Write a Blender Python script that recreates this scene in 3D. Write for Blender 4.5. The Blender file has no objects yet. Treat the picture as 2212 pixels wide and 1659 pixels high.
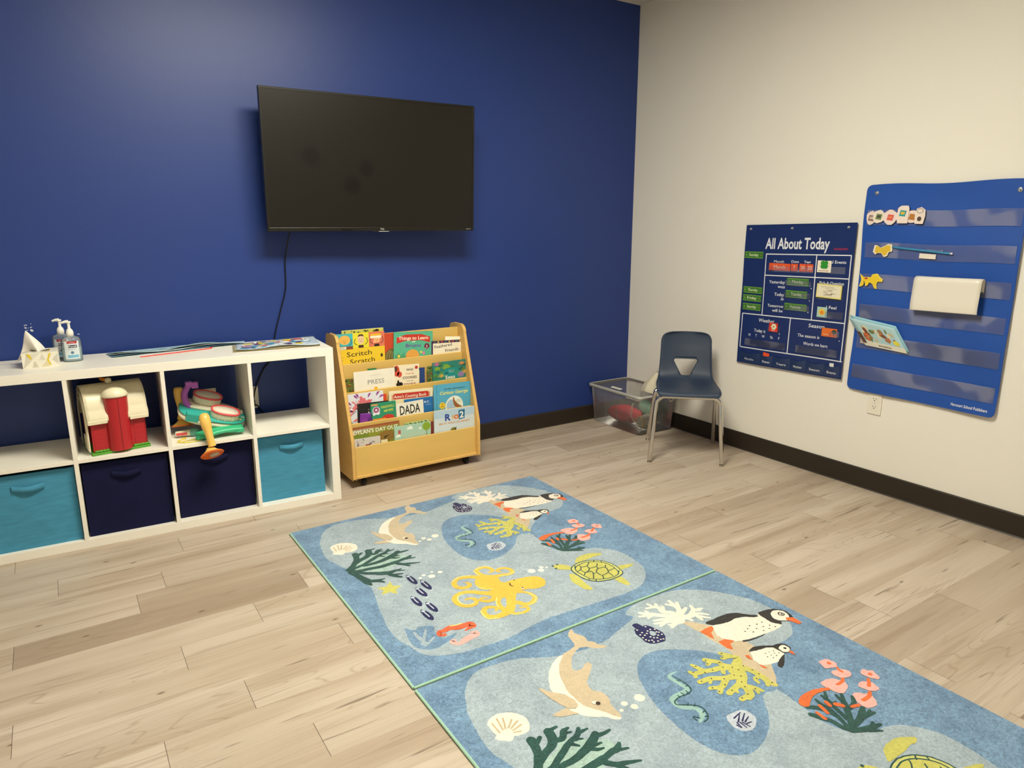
import bpy, bmesh, math, random
from mathutils import Vector, Matrix, noise as mnoise
from mathutils.geometry import tessellate_polygon
R = math.radians
C = bpy.context.scene.collection
SC = bpy.context.scene

# ------------------------------------------------------------------ camera
W_, H_ = 2212, 1659
CAM_POS = (-3.3784, -3.6405, 1.3247)
YAW, PITCH, ROLL, F_PX = 0.5807, -0.2243, -0.0009, 1502.64
cam_data = bpy.data.cameras.new('camera')
cam = bpy.data.objects.new('camera', cam_data)
C.objects.link(cam)
f = Vector((math.sin(YAW) * math.cos(PITCH), math.cos(YAW) * math.cos(PITCH), math.sin(PITCH)))
r = Vector((math.cos(YAW), -math.sin(YAW), 0))
u = r.cross(f)
r2 = r * math.cos(ROLL) + u * math.sin(ROLL)
u2 = u * math.cos(ROLL) - r * math.sin(ROLL)
M = Matrix((r2, u2, -f)).transposed().to_4x4()
M.translation = CAM_POS
cam.matrix_world = M
cam_data.sensor_fit = 'HORIZONTAL'
cam_data.sensor_width = 36
cam_data.lens = 36 * F_PX / W_
cam_data.clip_start = 0.05
SC.camera = cam

# ------------------------------------------------------------------ world and view
SC.view_settings.view_transform = 'Standard'
SC.view_settings.look = 'None'
SC.view_settings.gamma = 1
SC.view_settings.use_curve_mapping = False
SC.view_settings.exposure = 0.0
world = bpy.data.worlds.new('world')
SC.world = world
world.use_nodes = True
world.node_tree.nodes['Background'].inputs[0].default_value = (0.9, 0.85, 0.75, 1)
world.node_tree.nodes['Background'].inputs[1].default_value = 0.02
LAMP_RGB = (1.0, 0.95, 0.78)          # warm white of the ceiling troffer and the added fill panel
LAMP_POWER = 47.0
LAMPS = [(-2.3, -1.85, 0, 1.0), (-2.8, -4.9, 0, 0.22)]   # centre, turn, strength: the troffer, then an unseen fill panel added behind the camera
LAMP_W, LAMP_L = 1.18, 0.58
ROOM_H, ROOM_L, ROOM_B = 2.70, -5.4, -5.9

# ------------------------------------------------------------------ helpers
def lin(c):
    c = c.lstrip('#')
    v = [int(c[i:i + 2], 16) / 255 for i in (0, 2, 4)]
    return tuple(x / 12.92 if x <= 0.04045 else ((x + 0.055) / 1.055) ** 2.4 for x in v)

MATS = {}
def mat(name, col, rough=0.55, spec=0.4, metal=0.0, var=0.05, scale=30, bump=0.0, bscale=200, coat=0.0, sheen=0.0, emit=None, stretch=None):
    if name in MATS:
        return MATS[name]
    m = bpy.data.materials.new(name)
    m.use_nodes = True
    nt = m.node_tree
    b = nt.nodes['Principled BSDF']
    c = lin(col) if isinstance(col, str) else col
    b.inputs['Roughness'].default_value = rough
    b.inputs['Specular IOR Level'].default_value = spec
    b.inputs['Metallic'].default_value = metal
    b.inputs['Coat Weight'].default_value = coat
    b.inputs['Sheen Weight'].default_value = sheen
    tc = nt.nodes.new('ShaderNodeTexCoord')
    mp = nt.nodes.new('ShaderNodeMapping')
    nt.links.new(tc.outputs['Object'], mp.inputs[0])
    if stretch:
        mp.inputs['Scale'].default_value = stretch
    n = nt.nodes.new('ShaderNodeTexNoise')
    n.inputs['Scale'].default_value = scale
    n.inputs['Detail'].default_value = 4
    nt.links.new(mp.outputs[0], n.inputs['Vector'])
    mx = nt.nodes.new('ShaderNodeMix')
    mx.data_type = 'RGBA'
    mx.inputs['A'].default_value = tuple(x * (1 - var * 1.6) for x in c) + (1,)
    mx.inputs['B'].default_value = tuple(min(1, x * (1 + var * 1.6)) for x in c) + (1,)
    nt.links.new(n.outputs['Fac'], mx.inputs['Factor'])
    nt.links.new(mx.outputs['Result'], b.inputs['Base Color'])
    if bump > 0:
        n2 = nt.nodes.new('ShaderNodeTexNoise')
        n2.inputs['Scale'].default_value = bscale
        n2.inputs['Detail'].default_value = 3
        nt.links.new(mp.outputs[0], n2.inputs['Vector'])
        bp = nt.nodes.new('ShaderNodeBump')
        bp.inputs['Strength'].default_value = bump
        bp.inputs['Distance'].default_value = 0.002
        nt.links.new(n2.outputs['Fac'], bp.inputs['Height'])
        nt.links.new(bp.outputs[0], b.inputs['Normal'])
    if emit:
        b.inputs['Emission Color'].default_value = tuple(emit[0]) + (1,)
        b.inputs['Emission Strength'].default_value = emit[1]
    MATS[name] = m
    return m

def ink(col):
    return mat('print_' + col.lstrip('#'), col, 0.5, 0.3, var=0.03, scale=60)

def clear_mat(name, tint, haze, rough=0.12, patch=0.0, pscale=8):
    """thin clear plastic: see-through, a glossy film and a milky haze"""
    if name in MATS:
        return MATS[name]
    m = bpy.data.materials.new(name)
    m.use_nodes = True
    nt = m.node_tree
    nt.nodes.clear()
    out = nt.nodes.new('ShaderNodeOutputMaterial')
    tr = nt.nodes.new('ShaderNodeBsdfTransparent')
    tr.inputs[0].default_value = (0.97, 0.97, 0.97, 1)
    df = nt.nodes.new('ShaderNodeBsdfDiffuse')
    df.inputs[0].default_value = lin(tint) + (1,)
    gl = nt.nodes.new('ShaderNodeBsdfGlossy')
    gl.inputs['Roughness'].default_value = rough
    gl.inputs[0].default_value = (0.6, 0.6, 0.6, 1)
    m1 = nt.nodes.new('ShaderNodeMixShader')
    m2 = nt.nodes.new('ShaderNodeMixShader')
    fr = nt.nodes.new('ShaderNodeFresnel')
    fr.inputs[0].default_value = 1.4
    nt.links.new(fr.outputs[0], m2.inputs[0])
    m1.inputs[0].default_value = haze
    if patch:
        tc = nt.nodes.new('ShaderNodeTexCoord')
        n = nt.nodes.new('ShaderNodeTexNoise')
        n.inputs['Scale'].default_value = pscale
        n.inputs['Detail'].default_value = 1
        rp = nt.nodes.new('ShaderNodeMapRange')
        rp.inputs[1].default_value = 0.47
        rp.inputs[2].default_value = 0.53
        rp.inputs[3].default_value = haze
        rp.inputs[4].default_value = haze + patch
        nt.links.new(tc.outputs['Object'], n.inputs['Vector'])
        nt.links.new(n.outputs['Fac'], rp.inputs[0])
        nt.links.new(rp.outputs[0], m1.inputs[0])
    nt.links.new(tr.outputs[0], m1.inputs[1])
    nt.links.new(df.outputs[0], m1.inputs[2])
    nt.links.new(m1.outputs[0], m2.inputs[1])
    nt.links.new(gl.outputs[0], m2.inputs[2])
    nt.links.new(m2.outputs[0], out.inputs[0])
    MATS[name] = m
    return m

def tag(o, label, cat, group=None):
    o['label'] = label
    o['category'] = cat
    if group:
        o['group'] = group
    return o

def thing(name, label, cat, loc=(0, 0, 0), rot=None, group=None):
    o = bpy.data.objects.new(name, None)
    C.objects.link(o)
    o.empty_display_size = 0.05
    if rot is None:
        o.location = loc
    elif isinstance(rot, Matrix):
        m = rot.to_4x4()
        m.translation = loc
        o.matrix_world = m
    else:
        o.location = loc
        o.rotation_euler = (0, 0, rot)
    return tag(o, label, cat, group)

_tc = {}
def text_mesh(s, bold=0.0):
    bold = 0 if 'M' in s else bold * .55
    key = (s, bold)
    if key not in _tc:
        cu = bpy.data.curves.new('t', 'FONT')
        cu.body = s
        cu.size = 1
        cu.offset = bold
        cu.resolution_u = 2
        ob = bpy.data.objects.new('t', cu)
        C.objects.link(ob)
        dg = bpy.context.evaluated_depsgraph_get()
        me = bpy.data.meshes.new_from_object(ob.evaluated_get(dg))
        vs = [tuple(v.co) for v in me.vertices]
        fs = [tuple(p.vertices) for p in me.polygons]
        bpy.data.meshes.remove(me)
        bpy.data.objects.remove(ob)
        bpy.data.curves.remove(cu)
        _tc[key] = (vs, fs)
    return _tc[key]

def catmull(P, n=4, closed=False):
    out = []
    N = len(P)
    rng = range(N) if closed else range(N - 1)
    for i in rng:
        if closed:
            p = [P[(i + k - 1) % N] for k in range(4)]
        else:
            p = [P[max(0, i - 1)], P[i], P[i + 1], P[min(N - 1, i + 2)]]
        for k in range(n):
            t = k / n
            out.append(tuple(0.5 * ((2 * b) + (-a + c) * t + (2 * a - 5 * b + 4 * c - d) * t * t + (-a + 3 * b - 3 * c + d) * t ** 3)
                             for a, b, c, d in zip(*p)))
    if not closed:
        out.append(tuple(P[-1]))
    return out

class MB:
    def __init__(self, m=None):
        self.v, self.f, self.mi, self.sm, self.ms = [], [], [], [], []
        self.cur = 0
        self.X = Matrix.Identity(4)
        self.warp = None
        if m: self.m(m)
    def m(self, m):
        if m not in self.ms: self.ms.append(m)
        self.cur = self.ms.index(m)
        return self
    def add(self, vs, fs, smooth=False):
        o = len(self.v)
        for p in vs:
            q = self.X @ Vector(p)
            if self.warp: q = Vector(self.warp(q))
            self.v.append(tuple(q))
        for a in fs:
            self.f.append(tuple(i + o for i in a))
            self.mi.append(self.cur)
            self.sm.append(smooth)
        return self
    def box(self, x0, x1, y0, y1, z0, z1):
        return self.add([(x0, y0, z0), (x1, y0, z0), (x1, y1, z0), (x0, y1, z0), (x0, y0, z1), (x1, y0, z1), (x1, y1, z1), (x0, y1, z1)],
                        [(0, 3, 2, 1), (4, 5, 6, 7), (0, 1, 5, 4), (1, 2, 6, 5), (2, 3, 7, 6), (3, 0, 4, 7)])
    def prism(self, pts, a0, a1, axis='z', smooth=False):
        """extrude the 2D outline pts along an axis; x: (y,z), y: (x,z), z: (x,y)"""
        def P(p, a): return {'x': (a, p[0], p[1]), 'y': (p[0], a, p[1]), 'z': (p[0], p[1], a)}[axis]
        n = len(pts)
        vs = [P(p, a0) for p in pts] + [P(p, a1) for p in pts]
        fs = [tuple(range(n)), tuple(reversed(range(n, 2 * n)))]
        self.add(vs, fs)
        return self.add(vs, [(i, (i + 1) % n, (i + 1) % n + n, i + n) for i in range(n)], smooth)
    def sheet(self, pts, z):
        """flat polygon in local xy at height z"""
        tri = tessellate_polygon([[Vector((p[0], p[1], 0)) for p in pts]])
        a = sum(pts[i][0] * pts[(i + 1) % len(pts)][1] - pts[(i + 1) % len(pts)][0] * pts[i][1] for i in range(len(pts)))
        fs = []
        for t in tri:
            p = [pts[i] for i in t]
            s = (p[1][0] - p[0][0]) * (p[2][1] - p[0][1]) - (p[2][0] - p[0][0]) * (p[1][1] - p[0][1])
            fs.append(tuple(t) if s > 0 else tuple(reversed(t)))
        return self.add([(p[0], p[1], z) for p in pts], fs)
    def rect(self, x0, x1, y0, y1, z):
        return self.add([(x0, y0, z), (x1, y0, z), (x1, y1, z), (x0, y1, z)], [(0, 1, 2, 3)])
    def ell(self, x, y, rx, ry, z, n=24, a0=0, a1=360):
        full = abs(a1 - a0) >= 360
        k = n if full else n + 1
        pts = [(x + rx * math.cos(R(a0 + (a1 - a0) * i / n)), y + ry * math.sin(R(a0 + (a1 - a0) * i / n))) for i in range(k)]
        return self.sheet(pts, z)
    def stroke(self, P, w, z, n=3):
        """flat ribbon with round ends along 2D points, w = width or list of widths"""
        if not isinstance(w, (list, tuple)): w = [w] * len(P)
        Q = catmull([(p[0], p[1], ww) for p, ww in zip(P, w)], n) if len(P) > 2 else [(P[0][0], P[0][1], w[0]), (P[1][0], P[1][1], w[1])]
        L, Rr = [], []
        N = len(Q)
        for i, q in enumerate(Q):
            a, b = Q[max(0, i - 1)], Q[min(N - 1, i + 1)]
            dx, dy = b[0] - a[0], b[1] - a[1]
            l = math.hypot(dx, dy) or 1
            nx, ny = -dy / l * q[2] / 2, dx / l * q[2] / 2
            L.append((q[0] + nx, q[1] + ny, z)); Rr.append((q[0] - nx, q[1] - ny, z))
        self.add(L + Rr, [(N + i, N + i + 1, i + 1, i) for i in range(N - 1)])
        for q, p in ((Q[0], Q[1]), (Q[-1], Q[-2])):
            a = math.atan2(q[1] - p[1], q[0] - p[0])
            self.sheet([(q[0] + q[2] / 2 * math.cos(a + R(-90 + 22.5 * k)), q[1] + q[2] / 2 * math.sin(a + R(-90 + 22.5 * k))) for k in range(9)], z)
        return self
    def tube(self, P, r, seg=12, caps=True, closed=False, smooth=True):
        P = [Vector(p) for p in P]
        N = len(P)
        rr = r if isinstance(r, (list, tuple)) else [r] * N
        t0 = (P[1] - P[0]).normalized()
        n = t0.orthogonal().normalized()
        vs, fs = [], []
        for i in range(N):
            a = P[i - 1] if (i or closed) else P[0]
            b = P[(i + 1) % N] if (i < N - 1 or closed) else P[-1]
            t = (b - a).normalized()
            n = (n - t * n.dot(t))
            n = n.normalized() if n.length > 1e-6 else t.orthogonal().normalized()
            bn = t.cross(n)
            for k in range(seg):
                an = 2 * math.pi * k / seg
                vs.append(P[i] + (n * math.cos(an) + bn * math.sin(an)) * rr[i])
        M_ = N if closed else N - 1
        for i in range(M_):
            for k in range(seg):
                a, b = i * seg + k, i * seg + (k + 1) % seg
                c, d = ((i + 1) % N) * seg + (k + 1) % seg, ((i + 1) % N) * seg + k
                fs.append((a, b, c, d))
        self.add(vs, fs, smooth)
        if caps and not closed:
            self.add(vs[:seg], [tuple(reversed(range(seg)))])
            self.add(vs[-seg:], [tuple(range(seg))])
        return self
    def lathe(self, prof, c=(0, 0, 0), seg=28, mtx=None, smooth=True, sx=1, sy=1):
        """profile [(radius, z)] turned about z at c"""
        vs, fs = [], []
        for (r, z) in prof:
            for k in range(seg):
                an = 2 * math.pi * k / seg
                p = Vector((r * math.cos(an) * sx, r * math.sin(an) * sy, z))
                if mtx: p = mtx @ p
                vs.append((p[0] + c[0], p[1] + c[1], p[2] + c[2]))
        for i in range(len(prof) - 1):
            for k in range(seg):
                fs.append((i * seg + k, i * seg + (k + 1) % seg, (i + 1) * seg + (k + 1) % seg, (i + 1) * seg + k))
        fs.append(tuple(reversed(range(seg))))
        fs.append(tuple(range((len(prof) - 1) * seg, len(prof) * seg)))
        return self.add(vs, fs, smooth)
    def surf(self, fn, nu, nv, cu=False, smooth=True):
        vs = [fn(i / nu, j / nv) for j in range(nv + 1) for i in range(nu + (0 if cu else 1))]
        w = nu if cu else nu + 1
        fs = []
        for j in range(nv):
            for i in range(nu):
                a, b = j * w + i, j * w + (i + 1) % w
                fs.append((a, b, b + w, a + w))
        return self.add(vs, fs, smooth)
    def text(self, s, x, y, size, z, bold=0.0, align='l', w=None, rot=0, sx=1.0, shear=0.0):
        vs, fs = text_mesh(s, bold)
        if not vs: return self
        x0, x1 = min(v[0] for v in vs), max(v[0] for v in vs)
        k = size * sx
        if w: k = w / (x1 - x0)
        off = {'l': -x0, 'c': -(x0 + x1) / 2, 'r': -x1}[align]
        ca, sa = math.cos(R(rot)), math.sin(R(rot))
        out = []
        for v in vs:
            a, b = (v[0] + off) * k + v[1] * size * shear, v[1] * size
            out.append((x + a * ca - b * sa, y + a * sa + b * ca, z))
        return self.add(out, fs)
    def build(self, name, parent=None, bevel=0, label=None, cat=None, kind=None, group=None, seg=2, subsurf=0, solid=0):
        me = bpy.data.meshes.new(name)
        me.from_pydata(self.v, [], self.f)
        for mm in self.ms: me.materials.append(mm)
        me.polygons.foreach_set('material_index', self.mi)
        me.polygons.foreach_set('use_smooth', self.sm)
        me.update()
        o = bpy.data.objects.new(name, me)
        C.objects.link(o)
        if parent is not None: o.parent = parent
        if solid:
            md = o.modifiers.new('solid', 'SOLIDIFY'); md.thickness = solid; md.offset = 0
        if bevel:
            bm = bmesh.new(); bm.from_mesh(me)
            bmesh.ops.remove_doubles(bm, verts=bm.verts, dist=1e-5)
            bm.to_mesh(me); bm.free()
            md = o.modifiers.new('bevel', 'BEVEL')
            md.width = bevel; md.segments = seg; md.limit_method = 'ANGLE'; md.angle_limit = R(40)
        if subsurf:
            md = o.modifiers.new('sub', 'SUBSURF'); md.levels = subsurf; md.render_levels = subsurf
        if label: o['label'] = label
        if cat: o['category'] = cat
        if kind: o['kind'] = kind
        if group: o['group'] = group
        return o

FR_X = Matrix(((0, 0, -1), (-1, 0, 0), (0, 1, 0)))      # panel frame on the white wall: u to the right, v up, w off the wall
FR_Y = Matrix(((1, 0, 0), (0, 0, -1), (0, 1, 0)))       # panel frame facing the camera side (-y)

# ------------------------------------------------------------------ the room
def wall_mat(name, col, rough, bump, spec=0.35):
    return mat(name, col, rough, spec, var=0.012, scale=1.5, bump=bump, bscale=180)

BLUE = wall_mat('blue_paint', '#203a80', 0.42, 0.12, 0.44)
CREAM = wall_mat('white_paint', '#ebe7de', 0.75, 0.08)
CEIL = wall_mat('ceiling_paint', '#dcd8cf', 0.9, 0.1)
RUBBER = mat('dark_rubber_base', '#2b241c', 0.5, 0.4, var=0.06)

def plank_material():
    m = bpy.data.materials.new('wood_plank_floor')
    m.use_nodes = True
    nt = m.node_tree
    N = nt.nodes.new
    Lk = nt.links.new
    b = nt.nodes['Principled BSDF']
    b.inputs['Roughness'].default_value = 0.42
    b.inputs['Specular IOR Level'].default_value = 0.35
    tc = N('ShaderNodeTexCoord')
    at = N('ShaderNodeAttribute'); at.attribute_name = 'plank'
    sep = N('ShaderNodeSeparateColor'); Lk(at.outputs['Color'], sep.inputs[0])
    comb = N('ShaderNodeCombineXYZ')
    ml = N('ShaderNodeMath'); ml.operation = 'MULTIPLY'; ml.inputs[1].default_value = 37.0
    Lk(sep.outputs[1], ml.inputs[0])
    Lk(ml.outputs[0], comb.inputs[2]); Lk(ml.outputs[0], comb.inputs[0])
    ad = N('ShaderNodeVectorMath'); ad.operation = 'ADD'
    Lk(tc.outputs['Object'], ad.inputs[0]); Lk(comb.outputs[0], ad.inputs[1])
    def noise(scale3, detail, dist=0.0):
        mp = N('ShaderNodeMapping'); mp.inputs['Scale'].default_value = scale3
        Lk(ad.outputs[0], mp.inputs[0])
        n = N('ShaderNodeTexNoise'); n.inputs['Scale'].default_value = 1.0; n.inputs['Detail'].default_value = detail
        n.inputs['Distortion'].default_value = dist
        Lk(mp.outputs[0], n.inputs['Vector'])
        return n.outputs['Fac']
    def ramp(src, lo, hi, a=0.0, c=1.0):
        n = N('ShaderNodeMapRange'); n.interpolation_type = 'SMOOTHSTEP'
        n.inputs[1].default_value = lo; n.inputs[2].default_value = hi
        n.inputs[3].default_value = a; n.inputs[4].default_value = c
        Lk(src, n.inputs[0]); return n.outputs[0]
    def mix(fac, A, B):
        n = N('ShaderNodeMix'); n.data_type = 'RGBA'
        for s, x in (('A', A), ('B', B)):
            if isinstance(x, tuple): n.inputs[s].default_value = x + (1,)
            else: Lk(x, n.inputs[s])
        Lk(fac, n.inputs['Factor']); return n.outputs['Result']
    def mul(a, k):
        n = N('ShaderNodeMath'); n.operation = 'MULTIPLY'; Lk(a, n.inputs[0])
        if isinstance(k, float): n.inputs[1].default_value = k
        else: Lk(k, n.inputs[1])
        return n.outputs[0]
    LIGHT, MID, DARK, KNOT = lin('#c6b8a8'), lin('#b2a18e'), lin('#8e7a66'), lin('#54402c')
    col = mix(ramp(noise((0.9, 9, 1), 3, 0.4), 0.35, 0.68), LIGHT, MID)
    col = mix(mul(sep.outputs[0], 0.85), col, DARK)                      # darker boards
    col = mix(mul(ramp(noise((1.6, 26, 1), 4, 0.8), 0.57, 0.66), 0.34), col, DARK)   # broad grain streaks
    # ring grain: contour lines of a stretched noise
    n = noise((0.7, 5.5, 1), 2, 0.25)
    k = N('ShaderNodeMath'); k.operation = 'MULTIPLY'; k.inputs[1].default_value = 24.0; Lk(n, k.inputs[0])
    fr = N('ShaderNodeMath'); fr.operation = 'PINGPONG'; fr.inputs[1].default_value = 0.5; Lk(k.outputs[0], fr.inputs[0])
    rings = ramp(fr.outputs[0], 0.0, 0.11, 1.0, 0.0)
    gate = ramp(noise((0.8, 4, 1), 1), 0.5, 0.62)
    col = mix(mul(mul(rings, gate), 0.38), col, DARK)
    col = mix(mul(ramp(noise((2.2, 170, 1), 3), 0.5, 0.72), 0.22), col, DARK)
    # dark checks and knots
    col = mix(mul(ramp(noise((3.2, 60, 1), 3, 0.5), 0.65, 0.73), 0.6), col, KNOT)
    mp = N('ShaderNodeMapping'); mp.inputs['Scale'].default_value = (2.6, 6.5, 1); Lk(ad.outputs[0], mp.inputs[0])
    vo = N('ShaderNodeTexVoronoi'); vo.voronoi_dimensions = '2D'; vo.inputs['Scale'].default_value = 1.0
    Lk(mp.outputs[0], vo.inputs['Vector'])
    sc_ = N('ShaderNodeSeparateColor'); Lk(vo.outputs['Color'], sc_.inputs[0])
    col = mix(mul(mul(ramp(vo.outputs['Distance'], 0.008, 0.045, 1.0, 0.0), ramp(sc_.outputs[0], 0.62, 0.66)), 0.75), col, KNOT)
    Lk(col, b.inputs['Base Color'])
    rg = ramp(noise((3, 30, 1), 3), 0.3, 0.7, 0.36, 0.5)
    Lk(rg, b.inputs['Roughness'])
    bp = N('ShaderNodeBump'); bp.inputs['Strength'].default_value = 0.12; bp.inputs['Distance'].default_value = 0.001
    Lk(noise((4, 160, 1), 3), bp.inputs['Height']); Lk(bp.outputs[0], b.inputs['Normal'])
    return m

random.seed(4)
fm = MB(plank_material())
cols = []
PL, PW, Y0 = 0.912, 0.1465, -0.0615
joint = {2: -3.64, 3: -3.057, 4: -3.50, 5: -3.16, 6: -3.26, 7: -3.625, 8: -2.915, 9: -3.175, 10: -3.615, 11: -3.045, 12: -3.28, 13: -2.93, 17: -0.79, 18: -0.37}
dark = {(7, 0): 0.75, (6, 0): 0.35, (5, 0): 0.25, (5, -1): 0.0, (8, 0): 0.08, (10, 0): 0.0, (11, 0): 0.1, (13, 0): 0.2}
k = -1
while True:
    ya, yb = Y0 - PW * k, Y0 - PW * (k + 1)
    if ya < ROOM_B: break
    x = joint.get(k, random.uniform(-3.9, -3.0))
    base = x
    n0 = -8
    for n in range(n0, 6):
        xa, xb = base + n * PL, base + (n + 1) * PL
        xa2, xb2 = max(xa + 0.0006, ROOM_L), min(xb - 0.0006, 0.0)
        if xb2 <= xa2: continue
        y1, y0 = min(ya - 0.00006, 0.0), max(yb + 0.00006, ROOM_B)
        if y1 <= y0: continue
        fm.rect(xa2, xb2, y0, y1, 0.0)
        t = dark.get((k, n), random.choice([0, 0, 0.05, 0.1, 0.15, 0.3, 0.5]) if xa > -2.4 else random.choice([0, 0, 0.05, 0.12, 0.2]))
        cols.append((t, random.random(), 0, 1))
    k += 1
fm.m(mat('floor_seam', '#4a3826', 0.8)).box(ROOM_L, 0, ROOM_B, 0, -0.05, -0.0012)
floor = fm.build('floor', kind='structure')
at = floor.data.attributes.new('plank', 'FLOAT_COLOR', 'CORNER')
li = 0
for i, p in enumerate(floor.data.polygons):
    c = cols[i] if i < len(cols) else (0, 0, 0, 1)
    for _ in range(p.loop_total):
        at.data[li].color = c
        li += 1

b = MB(BLUE).box(ROOM_L, 0, 0, 0.12, 0, ROOM_H)
# flecks of missing paint above the tissue box
fl = mat('bare_plaster', '#cfd2dd', 0.8)
wb = b.build('wall_back', kind='structure')
b = MB(CREAM).box(0, 0.12, ROOM_B - 0.12, 0.12, 0, ROOM_H); b.build('wall_right', kind='structure')
b = MB(CREAM).box(ROOM_L - 0.12, ROOM_L, ROOM_B - 0.12, 0.12, 0, ROOM_H); b.build('wall_left', kind='structure')
b = MB(CREAM).box(ROOM_L, 0, ROOM_B - 0.12, ROOM_B, 0, ROOM_H); b.build('wall_front', kind='structure')
b = MB(CEIL).box(ROOM_L - 0.12, 0.12, ROOM_B - 0.12, 0.12, ROOM_H, ROOM_H + 0.1); b.build('ceiling', kind='structure')
def base_prof(t=0.009, h=0.1026):
    return [(0, 0), (-t - 0.004, 0), (-t, 0.006), (-t, h - 0.004), (-t + 0.004, h), (0, h)]
b = MB(RUBBER); b.prism([(y, z) for y, z in base_prof()], ROOM_L, -0.009, 'x'); b.build('baseboard_back', kind='structure')
b = MB(RUBBER); b.prism([(x, z) for x, z in base_prof()], ROOM_B, 0, 'y'); b.build('baseboard_right', kind='structure')
b = MB(RUBBER).box(ROOM_L, ROOM_L + 0.009, ROOM_B, 0, 0, 0.1026); b.build('baseboard_left', kind='structure')
b = MB(RUBBER).box(ROOM_L, 0, ROOM_B, ROOM_B + 0.009, 0, 0.1026); b.build('baseboard_front', kind='structure')
b = MB(fl)
for x, z, rx_, rz_, a in [(-3.477, .882, .006, .006, 10), (-3.478, .896, .0045, .0022, 30), (-3.498, .895, .005, .003, 0), (-3.488, .894, .002, .0015, 0), (-3.493, .884, .0025, .002, 15), (-3.495, .907, .005, .0018, -10), (-3.477, .911, .0025, .0015, 0), (-3.501, .905, .0018, .0025, 0), (-3.307, .852, .005, .002, 0)]:
    pts = []
    for i in range(9):
        an = 2 * math.pi * i / 9
        rr = 1 + 0.25 * math.sin(i * 5.1 + x * 40)
        px_, pz_ = rx_ * rr * math.cos(an), rz_ * rr * math.sin(an)
        pts.append((x + px_ * math.cos(R(a)) - pz_ * math.sin(R(a)), z + px_ * math.sin(R(a)) + pz_ * math.cos(R(a))))
    b.prism(pts, -0.0004, 0.0, 'y')
b.build('paint_chips', wb)

# ceiling troffer lighting the room, and an added, unseen fill panel behind the camera
FRAME = mat('troffer_or_fill_frame', '#e8e6e0', 0.5)
for (lx, ly, rz, dim) in LAMPS:
    GLOW = mat('troffer_or_fill_diffuser_%d' % (100 * dim), '#f5f2ea', 0.6, emit=(LAMP_RGB, LAMP_POWER * dim))
    t = thing('ceiling_or_fill_light', 'recessed rectangular ceiling light panel %s' % ('nearest the blue wall' if ly > -3 else 'added out of view behind the camera as fill'), 'ceiling light', (lx, ly, ROOM_H), rz)
    w, l = LAMP_W / 2, LAMP_L / 2
    b = MB(FRAME)
    for s in (-1, 1):
        b.box(-w - .025, w + .025, s * (l + .0125) - .0125, s * (l + .0125) + .0125, -.012, -0.0005)
        b.box(s * (w + .0125) - .0125, s * (w + .0125) + .0125, -l, l, -.012, -0.0005)
    b.build('frame', t)
    MB(GLOW).box(-w, w, -l, l, -.006, -0.001).build('diffuser', t)

# ------------------------------------------------------------------ rugs
RUG = dict(sea=('#7a9bbb', .21), light=('#a8b8c2', .14), sand=('#cdbb9d', .07), cream=('#f0e7d8', .05), navy=('#23265a', .2), black=('#33312f', .2),
           orange=('#e8703a', .1), lime=('#cac667', .09), limel=('#cfcf7c', .08), mint=('#9fc4bd', .1), mintl=('#a9c4bb', .12), darkgreen=('#2f5650', .22),
           pale=('#c3ccd8', .1), tan=('#cdb692', .08), brown=('#4a3a30', .1), gold=('#f2c04c', .07), butter=('#f8e08e', .08), white=('#f0ece2', .05),
           coral=('#ee6a45', .18), pink=('#efb3ac', .08))
def rug_mat(k):
    col, var = RUG[k]
    name = 'rug_pile_' + k
    if name in MATS: return MATS[name]
    m = bpy.data.materials.new(name)
    m.use_nodes = True
    nt = m.node_tree
    N, Lk = nt.nodes.new, nt.links.new
    b = nt.nodes['Principled BSDF']
    b.inputs['Roughness'].default_value = 0.95
    b.inputs['Specular IOR Level'].default_value = 0.1
    b.inputs['Sheen Weight'].default_value = 0.25
    tc = N('ShaderNodeTexCoord')
    def nz(scale, det, dist=0):
        n = N('ShaderNodeTexNoise'); n.inputs['Scale'].default_value = scale; n.inputs['Detail'].default_value = det; n.inputs['Distortion'].default_value = dist
        Lk(tc.outputs['Object'], n.inputs['Vector']); return n.outputs['Fac']
    c = lin(col)
    def rmp(src, lo, hi):
        n = N('ShaderNodeMapRange'); n.inputs[1].default_value = lo; n.inputs[2].default_value = hi
        Lk(src, n.inputs[0]); return n.outputs[0]
    m1 = N('ShaderNodeMix'); m1.data_type = 'RGBA'
    m1.inputs['A'].default_value = tuple(x * (1 - var * 2.0) for x in c) + (1,)
    m1.inputs['B'].default_value = tuple(min(1, x * (1 + var * 1.5)) for x in c) + (1,)
    av = N('ShaderNodeMath'); av.operation = 'ADD'
    Lk(nz(300, 3, 1.2), av.inputs[0]); Lk(nz(70, 3, 1.5), av.inputs[1])
    Lk(rmp(av.outputs[0], 0.72, 1.28), m1.inputs['Factor'])
    m2 = N('ShaderNodeMix'); m2.data_type = 'RGBA'; m2.blend_type = 'MULTIPLY'
    Lk(m1.outputs['Result'], m2.inputs['A'])
    m2.inputs['B'].default_value = (1 - var * 1.2, 1 - var * 1.1, 1 - var * 0.9, 1)
    Lk(rmp(nz(9, 4, 0.6), 0.4, 0.65), m2.inputs['Factor'])
    Lk(m2.outputs['Result'], b.inputs['Base Color'])
    bp = N('ShaderNodeBump'); bp.inputs['Strength'].default_value = 0.55; bp.inputs['Distance'].default_value = 0.004
    Lk(nz(320, 2, 1.0), bp.inputs['Height']); Lk(bp.outputs[0], b.inputs['Normal'])
    MATS[name] = m
    return m

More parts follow.
